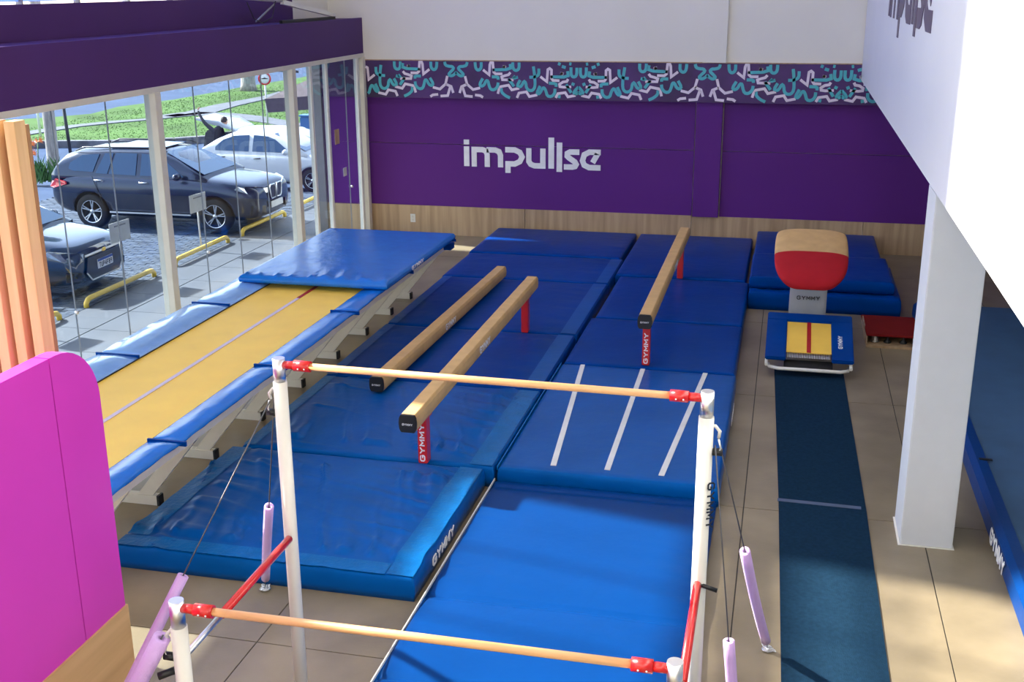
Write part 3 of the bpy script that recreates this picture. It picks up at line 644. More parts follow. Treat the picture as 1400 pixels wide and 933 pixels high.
for k, x in enumerate((-.24, -.08, .12, .28)):
    if k in (1, 2): MB().lathe([(.045, .03), (.05, .05), (.018, .08), (.018, .135)], (x, .1, 0), 'z', 12).build('rubber_stop', 'black', sb)
    else:
        pts = [(x + (.055 - .02 * t / 40) * math.cos(t * .9), .1 + (.055 - .02 * t / 40) * math.sin(t * .9), .03 + t * .105 / 40) for t in range(41)]
        MB().tube(pts, .007, 6).build('coil_spring', 'chrome', sb)
# stacked crash mats behind the vault
GS = 'crash mats stacked behind the vault'
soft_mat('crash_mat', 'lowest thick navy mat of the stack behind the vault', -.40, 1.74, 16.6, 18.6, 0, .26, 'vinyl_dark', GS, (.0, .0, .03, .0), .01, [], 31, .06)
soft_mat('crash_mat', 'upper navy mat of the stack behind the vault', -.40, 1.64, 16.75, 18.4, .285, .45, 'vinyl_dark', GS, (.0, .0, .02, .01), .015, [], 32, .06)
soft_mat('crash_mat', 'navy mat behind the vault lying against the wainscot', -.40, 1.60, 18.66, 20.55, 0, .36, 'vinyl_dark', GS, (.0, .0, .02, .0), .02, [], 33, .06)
# ------------------------------------------------------------------ spring floor on the right
sf = thing('spring_floor', 'raised blue carpeted exercise floor beyond the white column with a bright blue bumper', 'exercise floor', (4.4, 9.5, 0))
MB().box(-2.36, 2.5, -12.4, 7.1, 0, .22).build('carpet_deck', 'blue_floor', sf)
bp = MB()
prof = [(-2.46, 0), (-2.50, .06), (-2.49, .2), (-2.44, .245), (-2.35, .24), (-2.35, 0)]
n = len(prof)
bp.add([(x, y, z) for y in (-12.4, 7.1) for x, z in prof], [tuple(range(n)), tuple(range(n, 2 * n))[::-1]] + [(i, (i + 1) % n, n + (i + 1) % n, n + i) for i in range(n)])
bo = bp.build('edge_bumper', 'vinyl_near', sf)
word(MB(), 'GYMMY', (-2.505, -.05, .06), (0, -.11, 0), (0, 0, .13), .24, .24, .004).build('lettering', 'letter', bo)
for y in (1.3, -1.35): MB().box(-2.42, -2.30, y, y + .04, .24, .25).build('strap', 'black', sf)
# ------------------------------------------------------------------ rounded magenta partition and slatted screen
mp_ = thing('magenta_partition', 'magenta partition panel with rounded top corner on a honey wood base', 'partition', (-4.05, 3.26, 0))
def rr(y0, y1):                                                       # outline with the rounded corner at the far top
    r = .38; pts = [(y0, .755), (y1, .755)]
    if y1 > 5.7:
        pts += [(y1, 2.585 - r)] + [(y1 - r + r * math.cos(a), 2.585 - r + r * math.sin(a)) for a in [PI / 2 * k / 10 for k in range(1, 10)]] + [(y1 - r, 2.585)]
    else: pts += [(y1, 2.585)]
    return pts + [(y0, 2.585)]
for a, b in ((2.26, 5.375), (5.385, 5.82)): MB().prism([(-.05, y - 3.26, z) for y, z in rr(a, b)], (.10, 0, 0)).build('panel', 'magenta', mp_)
MB().box(-.06, .062, -1.0, 2.575, 0, .755).build('wood_base', 'panel_wood', mp_, .003)
ss = thing('slatted_screen', 'tall light oak slatted screen at the far left behind the magenta panel', 'screen', (-5.755, 6.26, 0))
MB().box(.1, 1.12, .06, .09, 0, 3.78).build('backing_board', 'slat_back', ss)
for k in range(7):
    x = 1.04 - k * .135; MB().box(x, x + .075, -.05, .06, 0, 3.81).build('slat', 'slat', ss, .002)
# steel awning frame lying on top of the purple beam
fr = thing('awning_frame', 'folded white and black steel awning frame resting on the purple beam by the corner', 'frame', (-7.95, 17.5, 4.03))
MB().bar((0, -1.35, 0), (0, -1.35, .7), .05, .05).build('black_post', 'black', fr); MB().bar((0, .0, 0), (0, .0, .7), .05, .05).build('black_post', 'black', fr)
MB().bar((0, .0, .02), (0, 2.25, .02), .05, .05).build('black_rail', 'black', fr); MB().bar((-.05, .2, .32), (-.05, 2.4, .06), .06, .07).build('white_arm', 'white_paint', fr)
MB().tube([(-.1, -1.2, .47), (-.1, .2, .42), (-.1, .95, .50), (-.1, 1.7, .56)], [.09, .11, .08, .05], 14).build('rolled_cloth', 'white_wall', fr)
MB().tube([(.02, -1.2, .34), (.02, -1.0, .1), (.02, -.7, .02)], .008, 6).tube([(.02, -.2, .34), (.02, -.35, .1), (.02, -.7, .03)], .008, 6).build('hanging_cable', 'black', fr)
MB().bar((.0, -.9, .05), (.0, -.2, .30), .02, .02).build('thin_brace', 'steel_grey', fr)
# ------------------------------------------------------------------ outdoors: ground
def gz(y): return -.8 * max(0, min(1, (y - 24) / 7))
gd = root('ground')
vs, fs = [], []; yy = [-30, 0, 12, 24, 25, 26, 27, 28, 29, 30, 31, 45, 70, 160]
for j, y in enumerate(yy): vs += [(-140, y, gz(y) - .03), (-7.9, y, gz(y) - .03)]
fs = [(2 * j, 2 * j + 1, 2 * j + 3, 2 * j + 2) for j in range(len(yy) - 1)]
MB().add(vs, fs).build('asphalt', 'asphalt', gd)
vs = [];
MB().add([(x, y, gz(y) - .03) for y in (21.1, 31, 160) for x in (-7.9, 60)], [(0, 1, 3, 2), (2, 3, 5, 4)]).build('asphalt', 'asphalt', gd)
k = 0
for j in range(22):                                                   # pale slabs along the shop front
    for i in range(2):
        y = 6 + j * .95; x = -8.62 - i * .72
        if y < 24: box('pavement_slab', 'slab', x - .715 + .01, x, y, y + .94, -.06, .0 + .003 * ((i * 7 + j * 3) % 3), gd)
box('threshold_slab', 'slab', -8.61, -7.9, 5, 21.5, -.06, .004, gd)
pv = MB(); rnd = random.Random(3)
for j in range(1, 128, 2): pv.box(-10.161, -10.068, 12.0 + j * .105, 12.098 + j * .105, gz(12 + j * .105) - .02, gz(12 + j * .105))
for j in range(0, 128):
    for i in range(0, 30):
        x = -10.068 - i * .205 - (.1 if j % 2 else 0); y = 12.0 + j * .105
        h = .0 + rnd.uniform(-.004, .004); z = gz(y)
        pv.add([(x - .197, y, z + h - .02), (x, y, z + h - .02), (x, y + .098, z + h - .02), (x - .197, y + .098, z + h - .02), (x - .194, y + .003, z + h), (x - .003, y + .003, z + h), (x - .003, y + .095, z + h), (x - .194, y + .095, z + h)],
               [(4, 5, 6, 7), (0, 1, 5, 4), (1, 2, 6, 5), (2, 3, 7, 6), (3, 0, 4, 7)])
o = pv.build('paver', 'paver', gd); o['kind'] = 'stuff'
Z0 = -.8
curb = [(-60, 32), (-30, 34.4), (-27.0, 35.2), (-25.15, 35.9), (-23.3, 36.35), (-21.4, 37.4), (-19.6, 39.0), (-17.8, 41.6), (-15.8, 46), (-14.5, 52)]
gt = [(-14.5, 75), (-28.7, 72), (-28.7, 64.5), (-28.9, 62.9), (-29.2, 58.4), (-29.2, 55.6), (-29.3, 51.5), (-29.7, 49.8), (-30.1, 47.8), (-29.6, 44.9), (-30.5, 43.4), (-31.5, 42.3), (-60, 37)]
lawn = MB().prism([(x, y, Z0) for x, y in curb + gt], (0, 0, .12)).build('lawn', 'grass')
tag(lawn, 'sunlit green lawn across the street beyond the parked cars', 'grass', kind='stuff')
gb = MB(); rnd = random.Random(5)
for _ in range(16000):
    x = rnd.uniform(-31, -16); y = rnd.uniform(36, 60)
    cy_ = 37.4 + max(0, (x + 21.4)) * 1.1 if x > -23 else 35.4 + (x + 27) * .25
    if y < cy_ + .4 or x < -29.0 or math.hypot(x + 27.85, y - 56.7) < .9: continue
    h = rnd.uniform(.02, .05); a = rnd.uniform(0, PI); dx, dy = math.cos(a) * .018, math.sin(a) * .018
    gb.add([(x - dx, y - dy, Z0 + .12), (x + dx, y + dy, Z0 + .12), (x + rnd.uniform(-.05, .05), y, Z0 + .12 + h)], [(0, 1, 2)])
tag(gb.build('grass_blades', 'grass'), 'short tufts of grass growing across the lawn', 'grass', kind='stuff')
cbs = []
for a, b in zip(curb[:-1], curb[1:]):
    a, b = Vector((*a, 0)), Vector((*b, 0)); n = max(1, int((b - a).length / 1.1)) if a.x > -40 else 6
    for k in range(n):
        p, q = a.lerp(b, k / n), a.lerp(b, (k + 1) / n - .02); MB().bar((p.x, p.y, Z0 + .09), (q.x, q.y, Z0 + .09), .28, .24).build('kerb_stone', 'stone', gd)
def ribbon(pts, w):
    mb = MB(); pts = [Vector(p) for p in pts]
    vs = []
    for i, p in enumerate(pts):
        d = (pts[min(i + 1, len(pts) - 1)] - pts[max(i - 1, 0)]).normalized(); n_ = Vector((-d.y, d.x)) * (w[i] if isinstance(w, list) else w) / 2
        vs += [(p.x + n_.x, p.y + n_.y), (p.x - n_.x, p.y - n_.y)]
    m_ = len(vs); V = [(x, y, Z0 + .155) for x, y in vs] + [(x, y, Z0 + .1) for x, y in vs]
    fs = [(2 * i, 2 * i + 1, 2 * i + 3, 2 * i + 2) for i in range(len(pts) - 1)] + [(2 * i, 2 * i + 2, m_ + 2 * i + 2, m_ + 2 * i) for i in range(len(pts) - 1)] + [(2 * i + 1, m_ + 2 * i + 1, m_ + 2 * i + 3, 2 * i + 3) for i in range(len(pts) - 1)]
    mb.add(V, fs); return mb
ribbon([(-30.3, 35.2), (-28.0, 37.2), (-27.8, 38.9), (-27.5, 40.5), (-26.7, 42.1), (-25.8, 43.2), (-25.2, 45.2)], [.9, .8, .8, .7, .7, .6, .9]).build('footpath', 'path', gd)
ribbon([(-25.6, 44.3), (-25.0, 46), (-25.2, 47.6), (-25.3, 49.2), (-25.2, 51.3), (-25.1, 53.5), (-25.4, 56)], [1.2, 1.4, 1.3, 1.2, 1.0, .9, .9]).build('footpath', 'path', gd)
ribbon([(-25.2, 45.6), (-23.5, 45.3), (-22.0, 44.6), (-20.0, 43.2), (-18.6, 42.0)], [1.1, 1.3, 1.2, 1.0, 1.0]).build('footpath', 'path', gd)
# trees
def tree(label, x, y, z, r, h, crown, flare, seedv, group='street trees'):
    t = thing('street_tree', label, 'tree', (x, y, z), 0, group)
    pts = [(0, 0, 0), (0, 0, .25 * h * .2), (.05, 0, h * .3), (.0, .05, h * .7), (.05, .0, h)]
    MB().tube(pts, [r * flare, r * (1 + (flare - 1) * .45), r, r * .9, r * .7], 14).build('trunk', 'bark', t)
    mb = MB(); rd = random.Random(seedv)
    for _ in range(900):
        v = Vector((rd.gauss(0, 1), rd.gauss(0, 1), rd.gauss(0, .7))); v.normalize(); v *= crown * rd.uniform(.5, 1)
        a = Vector((rd.gauss(0, 1), rd.gauss(0, 1), rd.gauss(0, 1))).normalized() * .28; b = a.orthogonal().normalized() * .16; c_ = v + Vector((0, 0, h + crown * .5))
        mb.add([c_ - a, c_ - b, c_ + a, c_ + b], [(0, 1, 2, 3)])
    o = mb.build('foliage', 'leaf', t); o['kind'] = 'stuff'
tree('thick flared grey tree trunk at the far edge of the lawn', -27.85, 56.7, Z0 + .125, .33, 6, 2.2, 1.45, 1, None)
tree('slim pale grey palm-like trunk by the orange flowers behind the dark estate car', -18.9, 26.7, -.3, .15, 8, 1.3, 1.1, 2, None)
pw = thing('leaning_pole', 'thin black pole leaning behind the dark estate car', 'pole', (-20.6, 30.0, -.7)); MB().tube([(0, 0, 0), (-.45, .5, 2.9)], .05, 8).build('shaft', 'black', pw)
pw = thing('thin_post', 'thin white post on the lawn at the far left', 'post', (-26.95, 37.5, Z0 + .125)); MB().tube([(0, 0, 0), (0, 0, 2.2)], .045, 8).build('shaft', 'white_paint', pw)
# orange flowers
fp = thing('flower_bed', 'clump of orange bird of paradise flowers over long green leaves behind the cars', 'plant', (-18.1, 24.8, 0)); rd = random.Random(11); st = MB()
for k in range(240):
    a = rd.uniform(0, 2 * PI); r0 = rd.uniform(0, .9); h = rd.uniform(.3, .6); x, y = math.cos(a) * r0 * 1.3, math.sin(a) * r0 * .5
    dx, dy = rd.uniform(-.25, .25), rd.uniform(-.2, .2)
    st.add([(x - .02, y, 0), (x + .02, y, 0), (x + dx * .5 + .02, y + dy * .5, h * .7), (x + dx, y + dy, h)], [(0, 1, 2, 3)])
o = st.build('leaf', 'leaf', fp); o['kind'] = 'stuff'
for k, (x, h) in enumerate(((-.45, .95), (-.2, 1.15), (.0, .9), (.3, 1.0), (-.6, .8), (.15, .7))):
    y = rd.uniform(-.3, .3); s_1 = MB().tube([(x * .6, y, 0), (x, y, h)], .012, 6).build('stem', 'leaf', fp)
    mb = MB()
    for q in range(5):
        a = -.4 + q * .35; mb.add([(x, y - .01, h), (x + .05 * math.cos(a), y, h + .03), (x + .19 * math.cos(a), y, h + .19 * math.sin(a) + .03), (x + .07 * math.cos(a), y + .02, h - .02)], [(0, 1, 2, 3)])
        mb.add([(x, y + .02, h), (x - .14 * math.cos(a), y + .04, h + .14 * math.sin(a)), (x - .03, y, h - .03)], [(0, 1, 2)])
    mb.build('bloom', 'flower', s_1)
# wheel stops
for k, (a, b, nm) in enumerate(((11.95, 13.92, 'leftmost yellow pipe wheel stop, mostly behind the slatted screen'), (14.6, 16.55, 'yellow pipe wheel stop in front of the navy hatchback'), (17.25, 19.2, 'yellow pipe wheel stop between the two dark cars'), (19.8, 21.76, 'yellow pipe wheel stop under the nose of the graphite estate car'), (22.35, 24.3, 'yellow pipe wheel stop in the empty bay before the white car'))):
    t = thing('wheel_stop', nm, 'wheel stop', (-10.08, (a + b) / 2, 0), 0, 'yellow pipe wheel stops'); h = (b - a) / 2
    MB().tube([(0, -h, -.02), (0, -h, .06), (0, -h + .05, .105), (0, -h + .12, .12), (0, h - .12, .12), (0, h - .05, .105), (0, h, .06), (0, h, -.02)], .04, 10).build('pipe', 'yellow_pipe', t)
for k, (y, nm) in enumerate(((13.15, 'white board on a thin post at far left beside the slatted screen'), (15.95, 'white board on a thin post just right of the navy hatchback'), (18.5, 'white board on a thin post in front of the graphite estate car wheel'))):
    t = thing('parking_board', nm, 'sign', (-10.24, y, 0), math.radians(-4), 'white parking boards')
    MB().tube([(-.02, 0, 0), (-.02, 0, 1.0)], .016, 8).build('post', 'board', t); MB().box(-.01, .0, -.26, .26, .72, 1.04).build('board', 'board', t, .002)
    MB().box(.0, .012, -.14, .14, .97, .99).build('bracket', 'steel_grey', t)
sg = thing('no_stopping_sign', 'round white road sign with red ring on a tall thin post', 'sign', (-19.8, 41.75, Z0 + .125), math.radians(20))
MB().tube([(0, .03, 0), (0, .03, 2.1)], .035, 8).build('post', 'board', sg)
MB().lathe([(0, -.02), (.25, -.02), (.25, .02), (0, .02)], (0, 0, 1.85), 'y', 28).build('disc', 'white_line', sg)
MB().lathe([(.19, -.03), (.25, -.03), (.25, -.018), (.19, -.018)], (0, 0, 1.85), 'y', 28).build('red_ring', 'red', sg)
MB().box(-.12, .12, -.035, -.02, 1.835, 1.865).box(-.04, .04, -.035, -.02, 1.86, 1.885).build('symbol', 'black', sg)
# kiosk awning, bin and far car
aw = thing('street_awning', 'dark brown sloping awning of a kiosk outside near the corner', 'awning', (-15.5, 35.5, Z0))
MB().prism([(-1.38, .0, 1.78), (1.9, -.1, 2.02), (1.9, 1.4, 3.25), (.75, 1.8, 2.80)], (0, 0, .05)).build('roof_cloth', 'awning', aw)
MB().prism([(-1.38, .0, 1.80), (1.9, -.1, 2.04), (1.9, -.1, 1.66), (-1.3, .0, 1.38)], (0, .03, 0)).build('valance', 'awning', aw)
MB().bar((-.25, .3, 0), (-.25, .3, 2.9), .10, .10).build('post', 'black', aw); MB().bar((-.25, .3, 2.7), (-1.0, .1, 2.75), .06, .08).build('lamp_arm', 'black', aw)
bn = thing('street_bin', 'blue street bin under the brown awning', 'bin', (-16.45, 38.0, Z0)); MB().box(-.25, .25, -.2, .2, 0, 1.0).build('body', 'binblue', bn, .03); MB().box(-.28, .28, -.23, .23, 1.0, 1.06).build('lid', 'binblue', bn, .02)
# ------------------------------------------------------------------ cars
def loft(sts, smooth=True):
    q = len(sts[0]); vs = [p for s in sts for p in s]; n = len(sts)
    fs = [(i * q + k, i * q + k + 1, (i + 1) * q + k + 1, (i + 1) * q + k) for i in range(n - 1) for k in range(q - 1)]
    fs += [(i * q + q - 1, i * q, (i + 1) * q, (i + 1) * q + q - 1) for i in range(n - 1)]
    fs += [tuple(range(q)), tuple((n - 1) * q + k for k in range(q))]
    return MB().add(vs, fs, smooth)
def interp(tab, x):
    for (a, va), (b, vb) in zip(tab[:-1], tab[1:]):
        if a >= x >= b: return va + (vb - va) * ((a - x) / (a - b) if a != b else 0)
    return tab[-1][1] if x < tab[-1][0] else tab[0][1]
def car(label, loc, paint, P, rz=0, arches=True):
    t = thing('car', label, 'car', loc, rz)
    L, hw = P['L'], P['W'] / 2
    xs = P['xs']; st = []
    for x in xs:
        zt, zb, w = interp(P['top'], x), interp(P['bot'], x), hw * interp(P['plan'], x)
        half = [(w * .78, zb), (w * .96, zb + .05), (w, zb + .35 * (zt - zb)), (w * .995, zb + .72 * (zt - zb)), (w * .94, zt - .05), (w * .80, zt), (w * .35, zt + .02)]
        st.append([(x, y, z) for y, z in half] + [(x, -y, z) for y, z in half[::-1]])
    body = loft(st).build('body', paint, t)
    m = body.modifiers.new('s', 'SUBSURF'); m.levels = 2
    dg = bpy.context.evaluated_depsgraph_get(); me = bpy.data.meshes.new_from_object(body.evaluated_get(dg)); body.modifiers.clear(); body.data = me
    cut = MB()
    for wx in P['wheels']: cut.tube([(wx, -hw - .2, P['r'] ), (wx, hw + .2, P['r'])], P['r'] * 1.17, 28, smooth=False)
    co = cut.build('cutter', 'black', t)
    bm_ = body.modifiers.new('b', 'BOOLEAN'); bm_.object = co; bm_.operation = 'DIFFERENCE'; bm_.solver = 'EXACT'
    body.data.materials.append(M['black'])
    dg = bpy.context.evaluated_depsgraph_get(); me = bpy.data.meshes.new_from_object(body.evaluated_get(dg)); body.modifiers.clear(); body.data = me
    bpy.data.objects.remove(co)
    for p in me.polygons:
        c_ = p.center
        for wx in P['wheels']:
            if abs(math.hypot(c_.x - wx, c_.z - P['r']) - P['r'] * 1.17) < .012 and abs(p.normal.y) < .5 and abs(c_.y) < hw - .03: p.material_index = 1; p.use_smooth = False
    # cabin
    wb_, wr_, zb, zr = hw * .90, hw * .70, P['belt'], P['roof']
    surf = lambda z: wb_ + (wr_ - wb_) * (z - zb) / (zr - zb)
    st = []
    for x, zt in P['cabin']:
        zt2 = max(zt, zb + .01)
        half = [(surf(zb) + .02, zb - .12), (surf(zb), zb), (surf(zb + .5 * (zt2 - zb)), zb + .5 * (zt2 - zb)), (surf(zt2 - .08 * min(1, (zt2 - zb) * 2)) , zt2 - .08 * min(1, (zt2 - zb) * 2)), (surf(zt2) - .08, zt2 - .015), (surf(zt2) * .4, zt2 + .012)]
        st.append([(x, y, z) for y, z in half] + [(x, -y, z) for y, z in half[::-1]])
    loft(st).build('roof_and_pillars', paint, t)
    for s in (1, -1):
        for pl in P['side']:
            poly = [(x, s * (surf(z) + .004), z) for x, z in pl]
            MB().prism(poly, (0, s * .010, .002)).build('side_window', 'carglass', t)
    (ax, az), (bx, bz) = P['ws']; n_ = Vector((az - bz, 0, ax - bx)); n_ = n_.normalized() * (1 if n_.z > 0 else -1) if abs(n_.z) > 0 else n_.normalized()
    if n_.z < 0: n_ = -n_
    MB().prism([Vector((ax, surf(az) - .10, az)) + n_ * .02, Vector((ax, -surf(az) + .10, az)) + n_ * .02, Vector((bx, -surf(bz) + .13, bz)) + n_ * .02, Vector((bx, surf(bz) - .13, bz)) + n_ * .02], n_ * .01).build('windscreen', 'carglass', t)
    if P.get('rw'):
        (ax, az), (bx, bz) = P['rw']; n_ = Vector((az - bz, 0, ax - bx)); n_ = n_.normalized()
        if n_.z < 0: n_ = -n_
        MB().prism([Vector((ax, surf(az) - .12, az)) + n_ * .02, Vector((ax, -surf(az) + .12, az)) + n_ * .02, Vector((bx, -surf(bz) + .13, bz)) + n_ * .02, Vector((bx, surf(bz) - .13, bz)) + n_ * .02], n_ * .01).build('rear_window', 'carglass', t)
    r = P['r']
    for wx in P['wheels']:
        for s in (1, -1):
            y = s * (hw - .12)
            w = MB().lathe([(r * .66, s * .10), (r * .9, s * .115), (r, s * .07), (r, -s * .07), (r * .9, -s * .11), (r * .66, -s * .1)], (wx, y, r), 'y', 28).build('wheel', 'tyre', t)
            MB().lathe([(r * .66, s * .098), (r * .60, s * .07), (r * .58, s * .02), (0, s * .02)], (wx, y, r), 'y', 28).build('rim_dish', 'dark', w)
            sp_ = MB(); ns = P.get('spokes', 5)
            for k in range(ns):
                a = 2 * PI * k / ns + .2
                for da in (-.13, .13): sp_.bar((wx + .04 * math.cos(a), y + s * .07, r + .04 * math.sin(a)), (wx + r * .63 * math.cos(a + da), y + s * .09, r + r * .63 * math.sin(a + da)), .022, .022, (0, 1, 0))
            sp_.lathe([(r * .66, s * .102), (r * .62, s * .102), (r * .62, s * .085)], (wx, y, r), 'y', 28); sp_.lathe([(0, s * .1), (.045, s * .095), (.05, s * .06)], (wx, y, r), 'y', 14)
            sp_.build('rim', 'rim', w)
    for s in (1, -1):
        for hx, hz in P['handles']: MB().tube([(hx - .09, s * (hw * .985), hz), (hx - .06, s * (hw * 1.0 + .02), hz), (hx + .06, s * (hw * 1.0 + .02), hz), (hx + .09, s * (hw * .985), hz)], .014, 8).build('door_handle', P.get('hm', 'chrome'), t)
        mx, mz = P['mirror']; MB().lathe([(0, -.1), (.05, -.085), (.075, 0), (.06, .07), (0, .085)], (mx, s * (hw + .06), mz), 'y', 12).build('door_mirror', paint, t)
        for (x0, x1, z0_, z1_, yy_) in P['lines']: MB().bar((x0, s * (hw * yy_ + .0), z0_), (x1, s * (hw * yy_), z1_), .004, .012).build('door_gap', 'black', t)
    return t
suvP = dict(L=4.44, W=1.84, r=.345, wheels=(-.86, -3.53), belt=1.05, roof=1.56,
    xs=[0, -.06, -.25, -.6, -1.2, -1.8, -2.6, -3.4, -4.0, -4.3, -4.42, -4.46],
    top=[(0, .80), (-.06, .90), (-.25, .965), (-.6, 1.01), (-1.2, 1.07), (-4.0, 1.10), (-4.3, 1.08), (-4.46, .98)],
    bot=[(0, .36), (-.06, .28), (-.3, .22), (-4.0, .24), (-4.3, .34), (-4.46, .46)], plan=[(0, .74), (-.06, .84), (-.25, .93), (-.6, .985), (-1.2, 1.0), (-3.8, 1.0), (-4.3, .93), (-4.46, .84)],
    cabin=[(-1.02, 1.06), (-1.35, 1.22), (-1.75, 1.42), (-2.05, 1.53), (-2.4, 1.56), (-3.2, 1.555), (-3.8, 1.52), (-4.1, 1.45), (-4.28, 1.28), (-4.38, 1.06)],
    side=[[(-1.48, 1.075), (-1.95, 1.40), (-2.12, 1.47), (-2.42, 1.49), (-2.42, 1.08)], [(-2.52, 1.08), (-2.52, 1.49), (-2.98, 1.485), (-3.10, 1.09)], [(-3.14, 1.09), (-3.03, 1.485), (-3.22, 1.475), (-3.40, 1.10)], [(-3.46, 1.12), (-3.34, 1.46), (-3.72, 1.43), (-3.98, 1.28), (-4.0, 1.17), (-3.9, 1.13)]],
    ws=((-1.10, 1.10), (-1.95, 1.49)), rw=((-4.36, 1.12), (-4.14, 1.42)), handles=((-2.32, .96), (-3.3, .98)), mirror=(-1.55, 1.10),
    lines=[(-1.35, -1.35, .45, 1.0, 1.0), (-2.46, -2.46, .42, 1.05, 1.0), (-3.25, -3.42, .55, 1.05, .998)])
suv = car('dark graphite estate car parked nose to the window with silver double-spoke wheels', (-9.80, 20.75, 0), 'suvpaint', suvP)
hw = .92
for s in (1, -1):
    MB().bar((-.95 - .4, s * .925, .36), (-3.1, s * .925, .36), .03, .03).build('sill_trim', 'chrome', suv)
    MB().tube([(-1.9, s * .63, 1.53), (-2.1, s * .64, 1.60), (-3.7, s * .64, 1.58), (-3.9, s * .63, 1.50)], .016, 8).build('roof_rail', 'dark', suv)
    MB().prism([(-.01, s * .30, .74), (-.005, s * .30, .84), (-.10, s * .62, .90), (-.36, s * .86, .93), (-.42, s * .885, .87), (-.2, s * .78, .78)], (.02, s * .02, .01)).build('headlamp', 'lamp_glass', suv)
    MB().prism([(-4.30, s * .875, .80), (-4.47, s * .74, .80), (-4.47, s * .60, .97), (-4.25, s * .86, .97), (-4.02, s * .905, .93), (-4.0, s * .915, .88)], (-.015, s * .025, 0)).build('tail_lamp', 'tail', suv)
    kp = [(.0, s * .03, .62), (.012, s * .02, .82), (-.0, s * .05, .88), (-.0, s * .22, .885), (-.0, s * .27, .84), (.0, s * .24, .66), (.0, s * .2, .61)]
    MB().tube([Vector(p) + Vector((.035, 0, 0)) for p in kp + kp[:1]], .012, 6).build('grille_ring', 'chrome', suv); MB().prism([Vector(p) + Vector((.005, 0, 0)) for p in kp], (.025, 0, 0)).build('grille', 'dark', suv)
    MB().prism([(.0, s * .45, .36), (.0, s * .45, .52), (-.12, s * .80, .56), (-.16, s * .82, .38)], (.02, 0, 0)).build('bumper_vent', 'dark', suv)
MB().box(-4.05, -4.0, -.3, .3, 1.0, 1.01).build('badge_strip', 'chrome', suv)
MB().box(.03, .05, -.26, .26, .44, .56).build('number_plate', 'board', suv)
MB().box(-3.2, -2.1, -.5, .5, 1.572, 1.582).build('roof_glass', 'carglass', suv)
fcP = dict(L=4.16, W=1.73, r=.30, wheels=(-.82, -3.36), belt=.95, roof=1.46,
    xs=[0, -.05, -.2, -.5, -1.1, -1.8, -2.6, -3.4, -3.9, -4.1, -4.16],
    top=[(0, .68), (-.05, .76), (-.2, .83), (-.5, .89), (-1.1, .97), (-3.8, 1.0), (-4.16, .92)], bot=[(0, .30), (-.05, .22), (-.3, .18), (-3.8, .2), (-4.16, .36)],
    plan=[(0, .74), (-.05, .84), (-.2, .92), (-.5, .98), (-1.1, 1), (-3.6, 1.0), (-4.0, .92), (-4.16, .82)],
    cabin=[(-.95, .95), (-1.3, 1.14), (-1.75, 1.36), (-2.05, 1.45), (-2.6, 1.47), (-3.2, 1.44), (-3.7, 1.33), (-4.0, 1.0)],
    side=[[(-1.35, .98), (-1.85, 1.30), (-2.1, 1.37), (-2.4, 1.385), (-2.4, .985)], [(-2.5, .985), (-2.5, 1.385), (-2.95, 1.37), (-3.3, 1.25), (-3.4, 1.02)]],
    ws=((-1.0, .99), (-1.92, 1.40)), rw=((-3.96, 1.05), (-3.62, 1.34)), handles=((-2.3, .85), (-3.25, .87)), mirror=(-1.4, 1.0), lines=[(-1.25, -1.25, .4, .9, 1), (-2.45, -2.45, .36, .92, 1)])
fc = car('navy hatchback nose-on beside the slatted screen with a blue and white number plate', (-10.37, 15.6, 0), 'navypaint', fcP, math.radians(2))
for s in (1, -1):
    MB().prism([(-.03, s * .50, .60), (-.02, s * .50, .70), (-.14, s * .72, .755), (-.40, s * .845, .79), (-.44, s * .86, .73), (-.2, s * .78, .62)], (.02, s * .025, .0)).build('headlamp', 'lamp_glass', fc)
    MB().prism([(-.03, s * .62, .30), (-.02, s * .62, .42), (-.16, s * .80, .44), (-.18, s * .80, .30)], (.02, s * .01, 0)).build('fog_lamp', 'dark', fc)
MB().bar((.02, -.52, .665), (.02, .52, .665), .012, .028).build('grille_bar', 'chrome', fc)
MB().prism([(.012, -.45, .62), (.012, .45, .62), (.012, .52, .40), (.012, .40, .27), (.012, -.40, .27), (.012, -.52, .40)], (.012, 0, 0)).build('lower_grille', 'dark', fc)
MB().tube([(.02, -.52, .40), (.03, -.40, .262), (.03, .40, .262), (.02, .52, .40)], .012, 6).build('grille_trim', 'chrome', fc)
MB().box(.026, .034, -.06, .06, .657, .675).box(.026, .041, -.035, .035, .64, .692).build('badge', 'bed', fc)
pl = MB().box(.026, .04, -.215, .215, .40, .545).build('number_plate', 'letter', fc); MB().box(.038, .043, -.215, .215, .51, .545).build('plate_band', 'plateblue', pl)
word(MB(), 'TUP4F89', (.0415, -.185, .417), (0, .043, 0), (0, 0, .075), .2, .26, .002).build('plate_text', 'black', pl)
